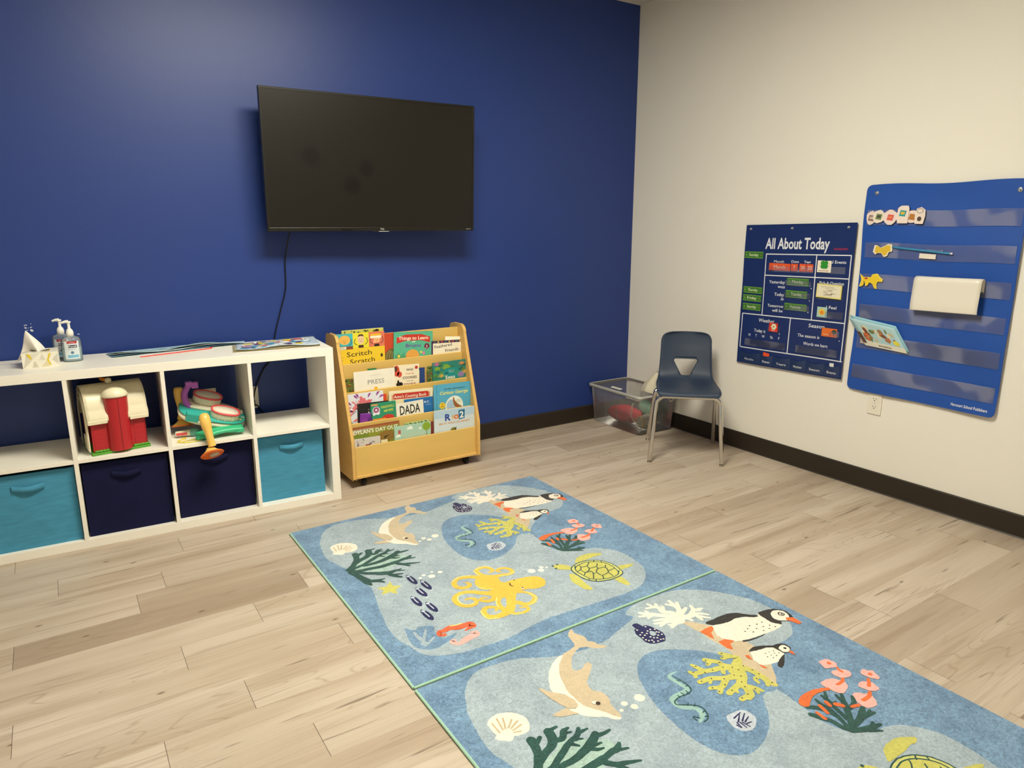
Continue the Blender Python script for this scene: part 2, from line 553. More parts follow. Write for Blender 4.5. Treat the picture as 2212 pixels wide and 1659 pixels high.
RUG_X, RUG_Y, RUG_W, RUG_L, RUG_H = -2.6445, -0.7325, 1.302, 1.2625, 0.008
def fuzz(P, amp, closed):
    """pile edge: the outline wanders a millimetre or two"""
    out = []
    for i, p in enumerate(P):
        n = mnoise.noise_vector(Vector((p[0] * 90, p[1] * 90, 3.3))) + mnoise.noise_vector(Vector((p[0] * 330, p[1] * 330, 7.1))) * .8
        out.append((p[0] + n[0] * amp, p[1] + n[1] * amp) + tuple(p[2:]))
    return out
def make_rug(y0, label, second):
    t = thing('rug', label, 'rug', (RUG_X, y0, 0), group='two ocean rugs laid edge to edge')
    b = MB(rug_mat('sea'))
    b.box(0.004, RUG_W - 0.004, -RUG_L + 0.004, -0.004, 0.0005, RUG_H)
    for li, line in enumerate(sorted(RUG_DATA.strip().split('\n'), key=lambda q: int(q.split('|')[2]))):
        kind, col, layer, dv, pts, ws = line.split('|')
        P = [tuple(float(a) / 1000 for a in q.split(',')) for q in pts.split(' ')]
        d = 0 if second else float(dv) / 1000
        P = [(min(max(x, 0.007), RUG_W - .007), -min(max(y - d, 0.007), RUG_L - .007)) for x, y in P]
        z = RUG_H + 0.0000045 * (li + 1)
        b.m(rug_mat(col))
        if kind == 'P':
            Q = fuzz(catmull(P, 9, True), 0.0018, True)
            Q = [q for i, q in enumerate(Q) if (Vector(q) - Vector(Q[i - 1])).length > 1e-4]
            b.sheet(Q, z)
        elif kind == 'Q':
            Q = []
            for i in range(len(P)):
                a, c = P[i], P[(i + 1) % len(P)]
                Q += [(a[0] + (c[0] - a[0]) * k / 4, a[1] + (c[1] - a[1]) * k / 4) for k in range(4)]
            b.sheet(fuzz(Q, 0.0014, True), z)
        elif kind == 'D':
            w = float(ws) / 1000
            b.ell(P[0][0], P[0][1], w, w, z, 12)
        else:
            w = [float(x) / 1000 for x in ws.split(' ')]
            Q = catmull([p + (ww,) for p, ww in zip(P, w)], 4) if len(P) > 2 else [P[0] + (w[0],), tuple((a + c) / 2 for a, c in zip(P[0] + (w[0],), P[1] + (w[1],))), P[1] + (w[1],)]
            Q = fuzz(Q, 0.0012, False)
            b.stroke([q[:2] for q in Q], [max(0.002, q[2]) for q in Q], z, n=1)
    b.build('pile', t)
    e = MB(mat('rug_binding', '#a3c8b2', 0.8, 0.2, var=0.12, scale=250, bump=0.5, bscale=500))
    c = [(0.005, -0.005), (RUG_W - .005, -0.005), (RUG_W - .005, -RUG_L + .005), (0.005, -RUG_L + .005)]
    for i in range(4):
        a, d = c[i], c[(i + 1) % 4]
        hz = 0.0044 if i > 1 else 0.0032
        e.tube([(a[0], a[1], hz + .0004), (d[0], d[1], hz + .0004)], hz, 10)
    e.build('binding', t)
RUG_DATA = """
P|light|1|0|88,160 125,84 185,32 264,30 334,44 431,95 487,110 545,123 621,122 700,99 797,68 790,36 867,2 971,-10 1067,23 1157,91 1213,172 1242,253 1238,338 1215,391 1171,428 1120,440 1067,441 1008,472 958,507 917,546 887,574 884,618 878,674 873,736 896,794 953,832 996,839 1044,864 1091,930 1096,1001 1082,1083 1047,1134 1000,1175 936,1195 852,1197 767,1191 600,1179 528,1178 454,1188 380,1200 319,1197 223,1188 146,1165 101,1127 78,1052 67,1014 64,944 75,874 88,802 104,737 120,659 118,624 106,573 109,528 98,462 88,437 73,387 59,326 69,235 78,185|
P|sea|2|0|597,303 650,257 715,248 795,289 873,366 900,453 905,538 890,575 869,581 847,573 824,579 796,606 773,635 711,680 634,703 581,691 545,651 528,586 533,477 556,387|
P|sand|3|30|914,169 937,190 970,234 985,261 990,323 1005,378 1007,402 995,437 985,473 960,507 934,538 900,567 884,561 896,513 896,465 892,437 915,395 921,340 916,303 920,260 916,210|
S|cream|4|10|915,172 942,147 968,118 972,94 979,59|34.0 30.0 20.0 17.0 12.0
S|cream|4|10|964,122 988,91 994,82|18.0 14.0 12.0
S|cream|4|10|972,94 953,68|15.0 10.0
S|cream|4|10|946,143 978,132 994,125|22.0 16.0 12.0
S|cream|4|10|938,150 930,119 909,99 914,66 876,51|28.0 22.0 20.0 16.0 10.0
S|cream|4|10|914,66 923,49|16.0 12.0
S|cream|4|10|903,56 900,32|14.0 10.0
S|cream|4|10|913,95 932,75 931,68|18.0 12.0 10.0
S|cream|4|10|925,148 892,117 861,87 835,60|28.0 22.0 22.0 12.0
S|cream|4|10|861,87 861,62|16.0 10.0
S|cream|4|10|859,93 820,76|18.0 10.0
S|cream|4|10|854,95 837,100|14.0 10.0
S|cream|4|10|917,155 875,134 843,122|24.0 16.0 10.0
S|cream|4|10|915,160 873,151 832,137|26.0 18.0 10.0
S|cream|4|10|866,150 838,158|16.0 10.0
S|cream|4|10|910,169 883,176 867,184|28.0 20.0 14.0
S|cream|4|10|883,176 867,169|14.0 9.0
S|cream|4|10|926,161 967,169 1004,174 1026,196|30.0 24.0 16.0 10.0
S|cream|4|10|967,169 1005,150 1021,124|22.0 16.0 12.0
S|cream|4|10|1005,150 1038,158|16.0 11.0
S|cream|4|10|1013,154 1023,164|16.0 10.0
S|cream|4|10|990,175 986,201 985,210|16.0 13.0 9.0
S|cream|4|10|996,192 1016,215|15.0 9.0
S|cream|4|10|950,170 953,194|18.0 10.0
P|navy|4|-3|751,125 764,128 799,127 808,145 815,173 814,196 802,217 785,228 749,221 731,201 734,172 735,150|
P|navy|5|-3|761,102 778,100 786,112 783,128 771,138 760,128 757,114|
D|cream|6|-3|755,133|3.4
D|cream|6|-3|758,153|3.4
D|cream|6|-3|744,159|3.4
D|cream|6|-3|755,169|3.4
D|cream|6|-3|740,176|3.4
D|cream|6|-3|780,156|3.4
D|cream|6|-3|768,165|3.4
D|cream|6|-3|794,154|3.4
D|cream|6|-3|807,162|3.4
D|cream|6|-3|806,182|3.4
D|cream|6|-3|806,196|3.4
D|cream|6|-3|792,193|3.4
D|cream|6|-3|791,218|3.4
D|cream|6|-3|782,215|3.4
D|cream|6|-3|779,202|3.4
D|cream|6|-3|770,196|3.4
D|cream|6|-3|764,186|3.4
D|cream|6|-3|745,199|3.4
D|cream|6|-3|753,213|3.4
D|cream|6|-3|768,217|3.4
D|cream|6|-3|740,190|3.4
D|cream|6|-3|792,134|3.4
D|cream|6|-3|755,203|3.4
D|cream|6|-3|801,176|3.4
P|light|6|-3|786,160 797,173 789,188 776,186 776,171|
P|cream|5|35|977,250 1006,257 1082,264 1155,293 1178,289 1180,322 1188,370 1170,383 1125,384 1073,378 1016,369 974,353 957,327 955,300 969,275|
P|black|6|35|980,227 1018,228 1068,229 1110,241 1140,271 1165,296 1149,299 1115,273 1085,266 1044,267 1005,258 983,245|
P|black|6|35|1176,288 1209,287 1246,300 1268,326 1266,354 1254,374 1225,377 1203,366 1186,375 1170,350 1171,316|
P|cream|7|35|1216,311 1243,309 1261,327 1257,350 1243,364 1222,372 1203,359 1195,345 1199,329|
S|black|8|35|1236,327 1246,328 1248,342 1236,345 1230,335 1236,327|4.0 4.0 4.0 4.0 4.0 4.0
D|black|9|35|1241,337|4.0
Q|orange|8|35|1235,358 1257,373 1253,409 1235,408 1230,386 1224,367|
S|black|6|35|1000,369 1017,375 1051,381 1088,382|8.0 7.0 5.0 3.0
D|black|6|35|1142,331|2.6
D|black|6|35|1117,330|2.6
D|black|6|35|1090,322|2.6
D|black|6|35|1123,351|2.6
D|black|6|35|1148,357|2.6
D|black|6|35|1069,330|2.6
D|black|6|35|1095,346|2.6
D|black|6|35|1131,369|2.6
D|black|6|35|1157,373|2.6
D|black|6|35|1049,336|2.6
D|black|6|35|1069,353|2.6
D|black|6|35|1105,366|2.6
Q|orange|6|35|922,255 949,253 983,253 972,270 949,279 929,309 925,281|
Q|orange|6|35|930,326 958,329 977,352 950,356 935,382 925,367 926,343|
P|cream|5|38|972,417 997,423 1035,435 1057,454 1057,478 1032,493 995,499 958,490 941,479 943,455 955,437|
P|black|6|38|969,415 996,408 1022,416 1055,436 1052,445 1027,432 996,427 973,420|
P|black|6|38|1053,438 1077,439 1095,450 1098,470 1084,485 1068,488 1053,481 1051,464 1050,446|
P|cream|7|38|1063,455 1084,452 1091,466 1085,481 1069,486 1057,478 1056,467|
D|black|8|38|1077,468|5.0
Q|orange|8|38|1075,482 1083,490 1074,508 1069,494|
P|black|6|38|1047,487 1025,504 993,523 980,522 982,511 1007,497|
Q|orange|6|38|940,422 950,428 942,452 935,440|
Q|orange|6|38|939,475 944,486 944,504 935,495|
D|black|6|38|1018,453|2.0
D|black|6|38|1035,456|2.0
D|black|6|38|1002,452|2.0
D|black|6|38|1027,466|2.0
D|black|6|38|1040,473|2.0
D|black|6|38|1010,467|2.0
D|black|6|38|1022,477|2.0
D|black|6|38|993,466|2.0
D|black|6|38|1004,479|2.0
S|lime|6|5|891,547 896,511 889,470 873,449 850,458|22.0 22.0 24.0 34.0 40.0
S|lime|6|5|891,547 897,565|20.0 16.0
S|lime|6|5|890,542 876,555|16.0 12.0
S|lime|6|5|893,516 871,515 864,532|14.0 15.0 10.0
S|lime|6|5|875,441 907,421 902,402 884,375|30.0 24.0 18.0 18.0
S|lime|6|5|902,402 870,394|16.0 16.0
S|lime|6|5|865,449 842,414 843,400 817,370|26.0 18.0 20.0 20.0
S|lime|6|5|824,384 806,390|16.0 14.0
S|lime|6|5|860,450 829,425 794,417 769,406 739,400 732,386|26.0 22.0 20.0 20.0 18.0 14.0
S|lime|6|5|773,403 766,379 763,365|18.0 16.0 12.0
S|lime|6|5|739,400 728,412|16.0 12.0
S|lime|6|5|828,429 814,444|15.0 14.0
S|lime|6|5|866,455 836,473 801,465 758,441 721,436|36.0 30.0 22.0 20.0 18.0
S|lime|6|5|757,445 743,455|13.0 10.0
S|lime|6|5|801,465 775,480 755,485 731,474 722,473|20.0 20.0 18.0 16.0 12.0
S|lime|6|5|755,485 733,500|17.0 15.0
S|lime|6|5|862,461 844,488 818,509 815,529 801,552 784,562|40.0 32.0 30.0 28.0 24.0 18.0
S|lime|6|5|825,504 786,510 754,516|22.0 20.0 20.0
S|lime|6|5|821,524 835,543 842,561|22.0 18.0 12.0
S|lime|6|5|834,544 825,562|14.0 10.0
S|lime|6|5|789,552 762,554|16.0 18.0
S|lime|6|5|781,512 777,527|14.0 10.0
D|black|7|5|885,376|2.4
D|black|7|5|870,392|2.4
D|black|7|5|816,373|2.4
D|black|7|5|844,404|2.4
D|black|7|5|807,388|2.4
D|black|7|5|768,377|2.4
D|black|7|5|834,426|2.4
D|black|7|5|857,442|2.4
D|black|7|5|796,418|2.4
D|black|7|5|864,459|2.4
D|black|7|5|739,393|2.4
D|black|7|5|768,413|2.4
D|black|7|5|831,470|2.4
D|black|7|5|845,484|2.4
D|black|7|5|762,443|2.4
D|black|7|5|793,465|2.4
D|black|7|5|824,503|2.4
D|black|7|5|727,436|2.4
D|black|7|5|773,485|2.4
D|black|7|5|731,474|2.4
D|black|7|5|814,523|2.4
D|black|7|5|770,513|2.4
D|black|7|5|832,545|2.4
D|black|7|5|794,549|2.4
D|black|7|5|767,551|2.4
D|black|7|5|891,455|2.4
D|black|7|5|898,483|2.4
D|black|7|5|898,507|2.4
D|black|7|5|874,517|2.4
D|black|7|5|897,554|2.4
D|black|7|5|735,496|2.4
D|black|7|5|898,415|2.4
S|mint|4|0|700,362 673,361 663,374 666,408 668,433 653,440 612,440 596,447 590,468 598,486 622,506 625,525 616,539 593,551|4.0 8.0 13.0 14.0 15.0 15.0 16.0 17.0 17.0 16.0 16.0 16.0 16.0 8.0
S|darkgreen|5|0|675,370 679,389 682,419 674,445 654,452 620,449 596,456 592,469 617,486 641,511 633,542 620,554 602,558|4.0 4.0 4.0 4.0 4.0 4.0 4.0 4.0 4.0 4.0 4.0 4.0 4.0
S|darkgreen|6|0|671,391 673,399|3.0 3.0
S|darkgreen|6|0|681,427 672,426|3.0 3.0
S|darkgreen|6|0|653,454 658,439|3.0 3.0
S|darkgreen|6|0|640,450 639,440|3.0 3.0
S|darkgreen|6|0|622,451 621,442|3.0 3.0
S|darkgreen|6|0|623,481 613,487|3.0 3.0
S|darkgreen|6|0|636,494 626,500|3.0 3.0
S|darkgreen|6|0|638,529 627,530|3.0 3.0
S|darkgreen|6|0|630,548 619,545|3.0 3.0
S|darkgreen|6|0|593,527 603,542|3.0 3.0
S|darkgreen|6|0|590,530 588,544|3.0 3.0
P|pale|4|0|669,578 696,576 728,584 736,606 728,629 702,647 672,646 655,627 656,601|
S|navy|5|0|681,594 714,587|5.0 3.0
S|navy|5|0|680,609 709,588|5.0 3.0
S|navy|5|0|692,613 721,596|5.0 3.0
S|navy|5|0|695,619 719,611|5.0 3.0
S|navy|5|0|694,626 710,629|5.0 3.0
S|navy|5|0|674,609 669,629|5.0 3.0
S|navy|5|0|681,614 680,636|5.0 3.0
S|navy|5|0|687,617 691,639|5.0 3.0
S|navy|5|0|666,615 667,628|5.0 3.0
P|sand|4|8|562,14 577,9 570,33 581,54 585,70 578,89 593,107 594,123 611,146 589,146 561,123 552,111 531,106 503,117 483,129 462,153 446,178 450,191 471,194 492,181 505,181 509,191 492,212 459,237 441,255 433,279 436,295 447,306 451,326 447,348 438,366 433,389 430,417 410,413 370,374 345,335 359,300 363,232 383,172 428,122 469,103 498,97 528,86 537,53 545,30|
P|cream|5|8|463,108 441,126 418,148 398,177 383,213 370,252 369,286 367,302 373,333 386,355 402,380 411,400 425,420 418,425 404,416 389,394 365,380 346,363 334,343 326,324 322,310 346,322 354,262 332,234 338,209 363,169 395,136 425,116 452,105|
P|sand|6|8|309,197 315,208 322,222 334,238 349,257 358,276 362,299 356,318 341,322 326,311 318,290 311,262 307,235 305,209|
P|sand|6|8|274,311 300,308 325,310 326,324 337,345 315,338 286,327|
P|cream|7|8|397,327 409,331 414,340 404,343 397,337|
D|brown|8|8|409,342|7.0
D|cream|4|8|524,388|16.0
D|cream|4|8|471,383|10.0
D|cream|4|8|486,408|11.0
D|cream|4|8|445,400|6.0
P|cream|4|0|106,238 124,226 151,223 177,234 197,254 205,279 199,307 187,322 167,327 150,324 139,321 127,331 110,321 93,299 102,292 101,269|
S|tan|5|0|116,248 115,288|5.0 5.0
S|tan|5|0|136,238 128,283|5.0 5.0
S|tan|5|0|152,245 136,283|5.0 5.0
S|tan|5|0|169,263 145,285|5.0 5.0
S|tan|5|0|179,276 149,291|5.0 5.0
S|tan|5|0|180,294 150,300|5.0 5.0
S|tan|5|0|165,313 148,308|5.0 5.0
S|darkgreen|5|0|101,470 118,456 140,431 160,397 169,356|27.2 24.0 24.0 24.0 27.2
S|darkgreen|5|0|169,377 194,361|16.0 12.8
S|darkgreen|5|0|145,429 172,415 200,403 219,383 226,355|24.0 22.4 24.0 27.2 27.2
S|darkgreen|5|0|226,355 253,352|14.4 9.6
S|darkgreen|5|0|219,389 240,397 259,377 278,373|17.6 19.2 17.6 8.0
S|darkgreen|5|0|254,384 274,389|12.8 8.0
S|darkgreen|5|0|106,478 130,469 159,463 191,448 221,432 248,418 271,412|24.0 17.6 16.0 19.2 19.2 17.6 14.4
S|darkgreen|5|0|247,423 261,440|14.4 8.0
S|darkgreen|5|0|269,416 285,405 300,390|17.6 16.0 11.2
S|darkgreen|5|0|274,419 285,426|9.6 6.4
S|darkgreen|5|0|290,403 304,403 319,403|12.8 11.2 6.4
S|darkgreen|5|0|163,471 188,472 219,472 260,463 296,450 325,431|16.0 19.2 20.8 24.0 27.2 20.8
S|darkgreen|5|0|296,461 317,464|12.8 7.2
S|darkgreen|5|0|277,464 297,479 309,482|16.0 11.2 6.4
S|darkgreen|5|0|319,438 341,441 365,440|16.0 13.6 8.8
S|darkgreen|5|0|108,494 134,501 170,505 213,514 256,512 285,511|27.2 19.2 20.8 22.4 24.0 24.0
S|darkgreen|5|0|285,511 314,504 337,503 354,491|17.6 19.2 20.8 10.4
S|darkgreen|5|0|335,507 362,517|12.8 7.2
S|darkgreen|5|0|281,523 299,543 325,552 359,566|19.2 17.6 14.4 7.2
S|darkgreen|5|0|298,545 313,569|16.0 10.4
S|darkgreen|5|0|126,511 146,533 176,552 200,569 228,577 254,575|19.2 19.2 22.4 28.8 24.0 16.0
S|darkgreen|5|0|249,577 276,573|14.4 8.0
S|darkgreen|5|0|253,577 281,591|12.8 7.2
S|darkgreen|5|0|219,586 232,614 249,634|20.8 17.6 11.2
S|darkgreen|5|0|232,604 263,612|17.6 8.0
S|darkgreen|5|0|100,493 113,535 120,568 124,603 128,628|24.0 25.6 28.8 25.6 11.2
S|darkgreen|5|0|122,564 137,597 161,613 178,634|22.4 20.8 20.8 11.2
S|darkgreen|5|0|163,608 189,612|14.4 7.2
P|mintl|4|0|119,466 160,434 199,423 240,397 278,422 314,451 341,469 335,507 298,514 261,500 268,535 244,539 234,562 182,537 151,512 128,517 116,494|
Q|lime|5|0|199,642 193,678 222,695 194,710 182,745 168,716 130,718 152,692 138,660 171,671|
S|navy|5|0|272,636 272,649 273,675 274,700 274,713|8.0 20.0 26.0 22.0 10.0
S|pale|6|0|273,658 273,690|5.0 5.0
D|pale|6|0|272,646|7.0
Q|pale|4|0|274,710 282,726 273,724 265,728|
S|navy|5|0|299,703 300,716 300,741 301,766 301,778|8.0 20.0 26.0 22.0 10.0
S|pale|6|0|300,724 301,756|5.0 5.0
D|pale|6|0|300,713|7.0
Q|pale|4|0|301,775 309,791 301,789 293,793|
S|navy|5|0|261,741 262,753 263,778 264,802 265,814|8.0 20.0 26.0 22.0 10.0
S|pale|6|0|262,761 264,792|5.0 5.0
D|pale|6|0|261,750|7.0
Q|pale|4|0|265,812 273,827 264,825 257,828|
S|navy|5|0|219,789 219,801 220,826 220,850 221,862|8.0 20.0 26.0 22.0 10.0
S|pale|6|0|219,809 220,840|5.0 5.0
D|pale|6|0|219,798|7.0
Q|pale|4|0|221,860 229,874 220,872 213,875|
S|navy|5|0|246,855 247,867 248,892 249,915 250,927|8.0 20.0 26.0 22.0 10.0
S|pale|6|0|247,875 249,906|5.0 5.0
D|pale|6|0|247,864|7.0
Q|pale|4|0|250,925 258,939 249,937 242,940|
S|navy|5|0|209,891 210,904 212,929 213,954 214,966|8.0 20.0 26.0 22.0 10.0
S|pale|6|0|211,912 213,944|5.0 5.0
D|pale|6|0|210,901|7.0
Q|pale|4|0|214,964 222,978 214,975 207,978|
D|white|4|0|349,693|14.0
D|white|4|0|391,680|9.0
D|white|4|0|365,663|6.0
D|white|4|0|326,669|8.0
D|white|4|0|306,682|7.0
P|gold|5|0|584,887 614,892 652,899 688,920 696,951 684,978 662,992 633,990 599,975 578,971 554,978 527,1011 495,1056 464,1082 442,1071 452,1049 479,1024 499,983 490,959 466,953 473,911 489,907 458,882 457,843 472,813 506,801 543,809 559,835 549,869 559,888|
S|gold|5|0|529,820 514,796 510,762 527,741 555,744 570,764 567,786 548,789|24.2 22.3 20.5 18.6 18.6 16.7 14.9 9.3
S|gold|5|0|550,829 581,835 611,844 630,830 627,802 604,787 582,794 587,810|24.2 20.5 18.6 18.6 15.8 14.9 14.0 9.3
S|gold|5|0|505,820 483,790 455,772 423,766 397,784 388,812 401,835 425,841 440,827 435,809|31.6 24.2 22.3 20.5 20.5 20.5 20.5 18.6 16.7 9.3
S|gold|5|0|480,938 450,910 414,877 384,866 356,875 340,896 338,931 356,955 384,961 402,942 398,921 379,914 371,917|31.6 26.0 22.3 20.5 20.5 22.3 22.3 22.3 18.6 16.7 14.9 11.2 7.4
S|gold|5|0|475,954 451,970 431,965 415,946 433,939 446,948|24.2 20.5 18.6 14.0 11.2 7.4
S|gold|5|0|507,970 482,972 461,994 452,1023 452,1049|20.5 18.6 18.6 20.5 24.2
S|gold|5|0|455,1068 418,1073 393,1064 381,1044 386,1018 408,1003 429,1012 437,1026 424,1039|31.6 27.9 24.2 22.3 20.5 18.6 16.7 14.9 8.4
S|gold|5|0|463,1069 473,1092 504,1100 526,1093 529,1078 508,1068|20.5 14.9 14.9 14.0 12.1 7.4
S|gold|5|0|521,1034 536,1061 564,1062 589,1043 593,1013 578,985 565,976|24.2 22.3 20.5 18.6 15.8 14.9 18.6
S|butter|6|0|515,744 535,736 560,739 573,756|5.0 5.0 5.0 5.0
S|butter|6|0|504,747 503,773 504,789|5.0 5.0 5.0
S|butter|6|0|568,836 588,844 610,848 631,836|5.0 5.0 5.0 5.0
S|butter|6|0|397,774 418,763 443,759 475,772|5.0 5.0 5.0 5.0
S|butter|6|0|455,847 459,873 471,895 492,904|5.0 5.0 5.0 5.0
S|butter|6|0|383,875 362,880 348,902 347,932 363,951 384,952|5.0 5.0 5.0 5.0 5.0 5.0
S|butter|6|0|474,967 454,994 445,1023|5.0 5.0 5.0
S|butter|6|0|378,1013 373,1047 379,1072 409,1081|5.0 5.0 5.0 5.0
S|butter|6|0|458,1084 470,1097 497,1104|5.0 5.0 5.0
S|butter|6|0|586,992 592,1017 592,1045 565,1067 539,1070|5.0 5.0 5.0 5.0 5.0
S|butter|6|0|376,955 394,950|5.0 5.0
D|cream|7|0|600,890|6.0
D|brown|8|0|598,892|4.0
D|cream|7|0|590,961|6.0
D|brown|8|0|592,958|4.0
S|brown|8|0|570,905 564,918 568,931|4.0 5.0 3.0
D|white|4|0|694,870|16.0
D|white|4|0|728,886|13.0
D|white|4|0|742,867|9.0
D|white|4|0|761,878|6.0
D|white|4|0|391,681|10.0
P|sea|3|0|111,962 133,989 158,981 198,1002 187,1037 194,1082 229,1081 245,1083 218,1102 188,1113 152,1121 125,1114 98,1084 94,1036 103,998|
S|light|4|0|127,1001 128,1043 133,1077|8.0 14.0 10.0
S|light|4|0|167,1007 144,1045 122,1077|8.0 10.0 12.0
S|light|4|0|171,1063 150,1076 127,1088|8.0 10.0 12.0
S|coral|5|0|205,1069 192,1061 200,1045 216,1048 241,1043 262,1053 287,1057 309,1059 311,1077 295,1079 275,1086|16.0 18.0 18.0 20.0 28.0 32.0 28.0 26.0 20.0 16.0 6.0
S|butter|6|0|245,1035 261,1040 286,1043|5.0 6.0 4.0
S|pink|5|0|218,1117 212,1113 207,1126 223,1140 248,1133 273,1126 295,1125 299,1111 283,1104|14.0 16.0 18.0 18.0 26.0 28.0 24.0 16.0 6.0
P|lime|5|0|787,886 806,882 832,902 845,933 833,948 807,935 784,911 783,895|
P|lime|5|0|878,909 909,882 943,875 980,880 1021,904 1004,915 978,912 946,916 916,915 887,915|
P|lime|5|0|799,974 816,981 818,1013 810,1054 809,1090 802,1112 780,1096 776,1060 775,1022|
P|lime|5|0|998,1029 1017,1026 1066,1046 1039,1056 1010,1056 990,1051|
P|lime|5|0|922,1098 953,1093 955,1116 950,1142 942,1161 929,1155 922,1132|
P|limel|6|0|834,942 851,930 882,921 915,921 948,933 976,957 990,983 995,1018 990,1051 986,1071 972,1084 947,1091 915,1093 883,1087 854,1074 836,1054 825,1026 823,990 825,961|
P|lime|7|0|845,951 870,936 906,932 940,943 967,967 980,995 980,1031 970,1065 951,1079 924,1083 893,1077 863,1063 844,1042 839,1009 837,977|
S|darkgreen|8|0|834,942 851,930 882,921 915,921 948,933 976,957 990,983 995,1018 990,1051 986,1071 972,1084 947,1091 915,1093 883,1087 854,1074 836,1054 825,1026 823,990 825,961 834,942|4.2 4.2 4.2 4.2 4.2 4.2 4.2 4.2 4.2 4.2 4.2 4.2 4.2 4.2 4.2 4.2 4.2 4.2 4.2 4.2
S|darkgreen|8|0|845,951 870,936 906,932 940,943 967,967 980,995 980,1031 970,1065 951,1079 924,1083 893,1077 863,1063 844,1042 839,1009 837,977 845,951|4.2 4.2 4.2 4.2 4.2 4.2 4.2 4.2 4.2 4.2 4.2 4.2 4.2 4.2 4.2 4.2
S|darkgreen|8|0|859,933 845,951|4.2 4.2
S|darkgreen|8|0|979,1058 958,1079|4.2 4.2
S|darkgreen|8|0|952,939 944,948|4.2 4.2
S|darkgreen|8|0|973,957 967,967|4.2 4.2
S|darkgreen|8|0|844,1042 833,1052|4.2 4.2
S|darkgreen|8|0|860,1062 852,1073|4.2 4.2
S|darkgreen|8|0|876,940 872,955 858,969 840,974|4.2 4.2 4.2 4.2
S|darkgreen|8|0|872,955 898,959 919,945 923,938|4.2 4.2 4.2 4.2
S|darkgreen|8|0|898,959 894,979 880,992 860,997 858,969|4.2 4.2 4.2 4.2 4.2
S|darkgreen|8|0|860,997 844,1012|4.2 4.2
S|darkgreen|8|0|894,979 928,983 944,966|4.2 4.2 4.2
S|darkgreen|8|0|928,983 921,999 906,1009 898,1022 901,1050 934,1045 942,1037 952,1008 921,999|4.2 4.2 4.2 4.2 4.2 4.2 4.2 4.2 4.2
S|darkgreen|8|0|880,992 885,1009 877,1026 856,1051|4.2 4.2 4.2 4.2
S|darkgreen|8|0|879,1023 892,1022|4.2 4.2
S|darkgreen|8|0|952,1008 966,994|4.2 4.2
S|darkgreen|8|0|942,1037 977,1034|4.2 4.2
S|darkgreen|8|0|934,1045 933,1075|4.2 4.2
S|darkgreen|8|0|901,1050 888,1074|4.2 4.2
S|darkgreen|8|0|860,997 878,1004|4.2 4.2
D|darkgreen|8|0|786,885|5.0
D|darkgreen|8|0|808,884|5.0
D|darkgreen|8|0|785,908|5.0
S|darkgreen|6|0|904,798 895,775 894,751 883,726 869,701|15.8 14.4 15.8 17.3 15.8
S|darkgreen|6|0|903,793 917,764 922,734 917,712 905,690 889,677|14.4 11.5 13.0 14.4 15.8 14.4
S|darkgreen|6|0|920,761 928,738 933,712 932,689 937,670|11.5 11.5 13.0 11.5 8.6
S|darkgreen|6|0|935,766 946,736 957,706 965,681 966,670|13.0 13.0 14.4 13.0 8.6
S|darkgreen|6|0|966,684 986,666|11.5 8.6
S|darkgreen|6|0|924,786 957,757 980,734 991,723 996,712 1002,691|17.3 18.7 18.7 17.3 14.4 8.6
S|darkgreen|6|0|996,718 1018,698|13.0 10.1
S|darkgreen|6|0|977,743 1012,739 1035,721|15.8 14.4 11.5
S|darkgreen|6|0|957,706 976,707|8.6 6.5
S|darkgreen|6|0|919,791 961,786 993,775 1015,763|14.4 18.7 20.2 13.0
S|darkgreen|6|0|978,783 1003,787 1022,792|17.3 14.4 10.1
S|darkgreen|6|0|1001,786 1021,780|11.5 8.6
S|darkgreen|6|0|904,798 934,813 961,821 993,827|17.3 18.7 18.7 8.6
S|darkgreen|6|0|961,821 982,812|15.8 8.6
S|darkgreen|6|0|944,822 959,834 972,843|14.4 10.1 5.8
P|pink|7|0|1101,569 1119,570 1137,576 1141,594 1138,606 1126,615 1112,612 1090,599 1096,585|
P|pink|7|0|1088,622 1105,622 1127,630 1136,645 1131,659 1116,665 1095,659 1084,650 1082,633|
P|pink|7|0|1012,636 1039,633 1063,641 1073,657 1078,671 1071,684 1056,692 1031,698 1018,691 1013,678 1011,662|
P|pink|7|0|1161,670 1181,665 1187,677 1200,685 1193,700 1186,714 1175,719 1165,710 1157,695 1155,679|
P|pink|7|0|1094,702 1117,696 1137,706 1144,720 1139,731 1134,744 1116,744 1100,731 1095,717|
P|pink|7|0|1046,714 1063,718 1076,732 1088,741 1081,757 1072,770 1056,779 1028,773 1021,761 1025,742 1035,727|
S|orange|8|0|894,662 915,653 945,648 975,650 1008,662|30.0 28.0 20.0 16.0 12.0
S|orange|8|0|1123,619 1116,628 1116,638|7.0 9.0 9.0
S|orange|8|0|1087,658 1074,665 1049,665|10.0 10.0 9.0
S|orange|8|0|1149,701 1135,711 1120,720|10.0 10.0 11.0
S|orange|8|0|1096,736 1074,746 1046,746|10.0 12.0 12.0
S|orange|8|0|994,744 1015,751|11.0 12.0
S|orange|8|0|966,714 975,728|16.0 14.0
S|orange|8|0|950,693 946,708|12.0 12.0
S|orange|8|0|922,692 912,722|12.0 11.0
S|orange|8|0|890,705 887,732|10.0 12.0
D|orange|8|0|1122,592|7.0
D|orange|8|0|1176,691|7.0
"""
make_rug(RUG_Y, 'ocean animal rug nearest the bookcase, showing the yellow octopus and the whole turtle', False)
make_rug(RUG_Y - 1.2655, 'ocean animal rug in the foreground, cut off by the bottom edge, large dolphin and puffins', True)

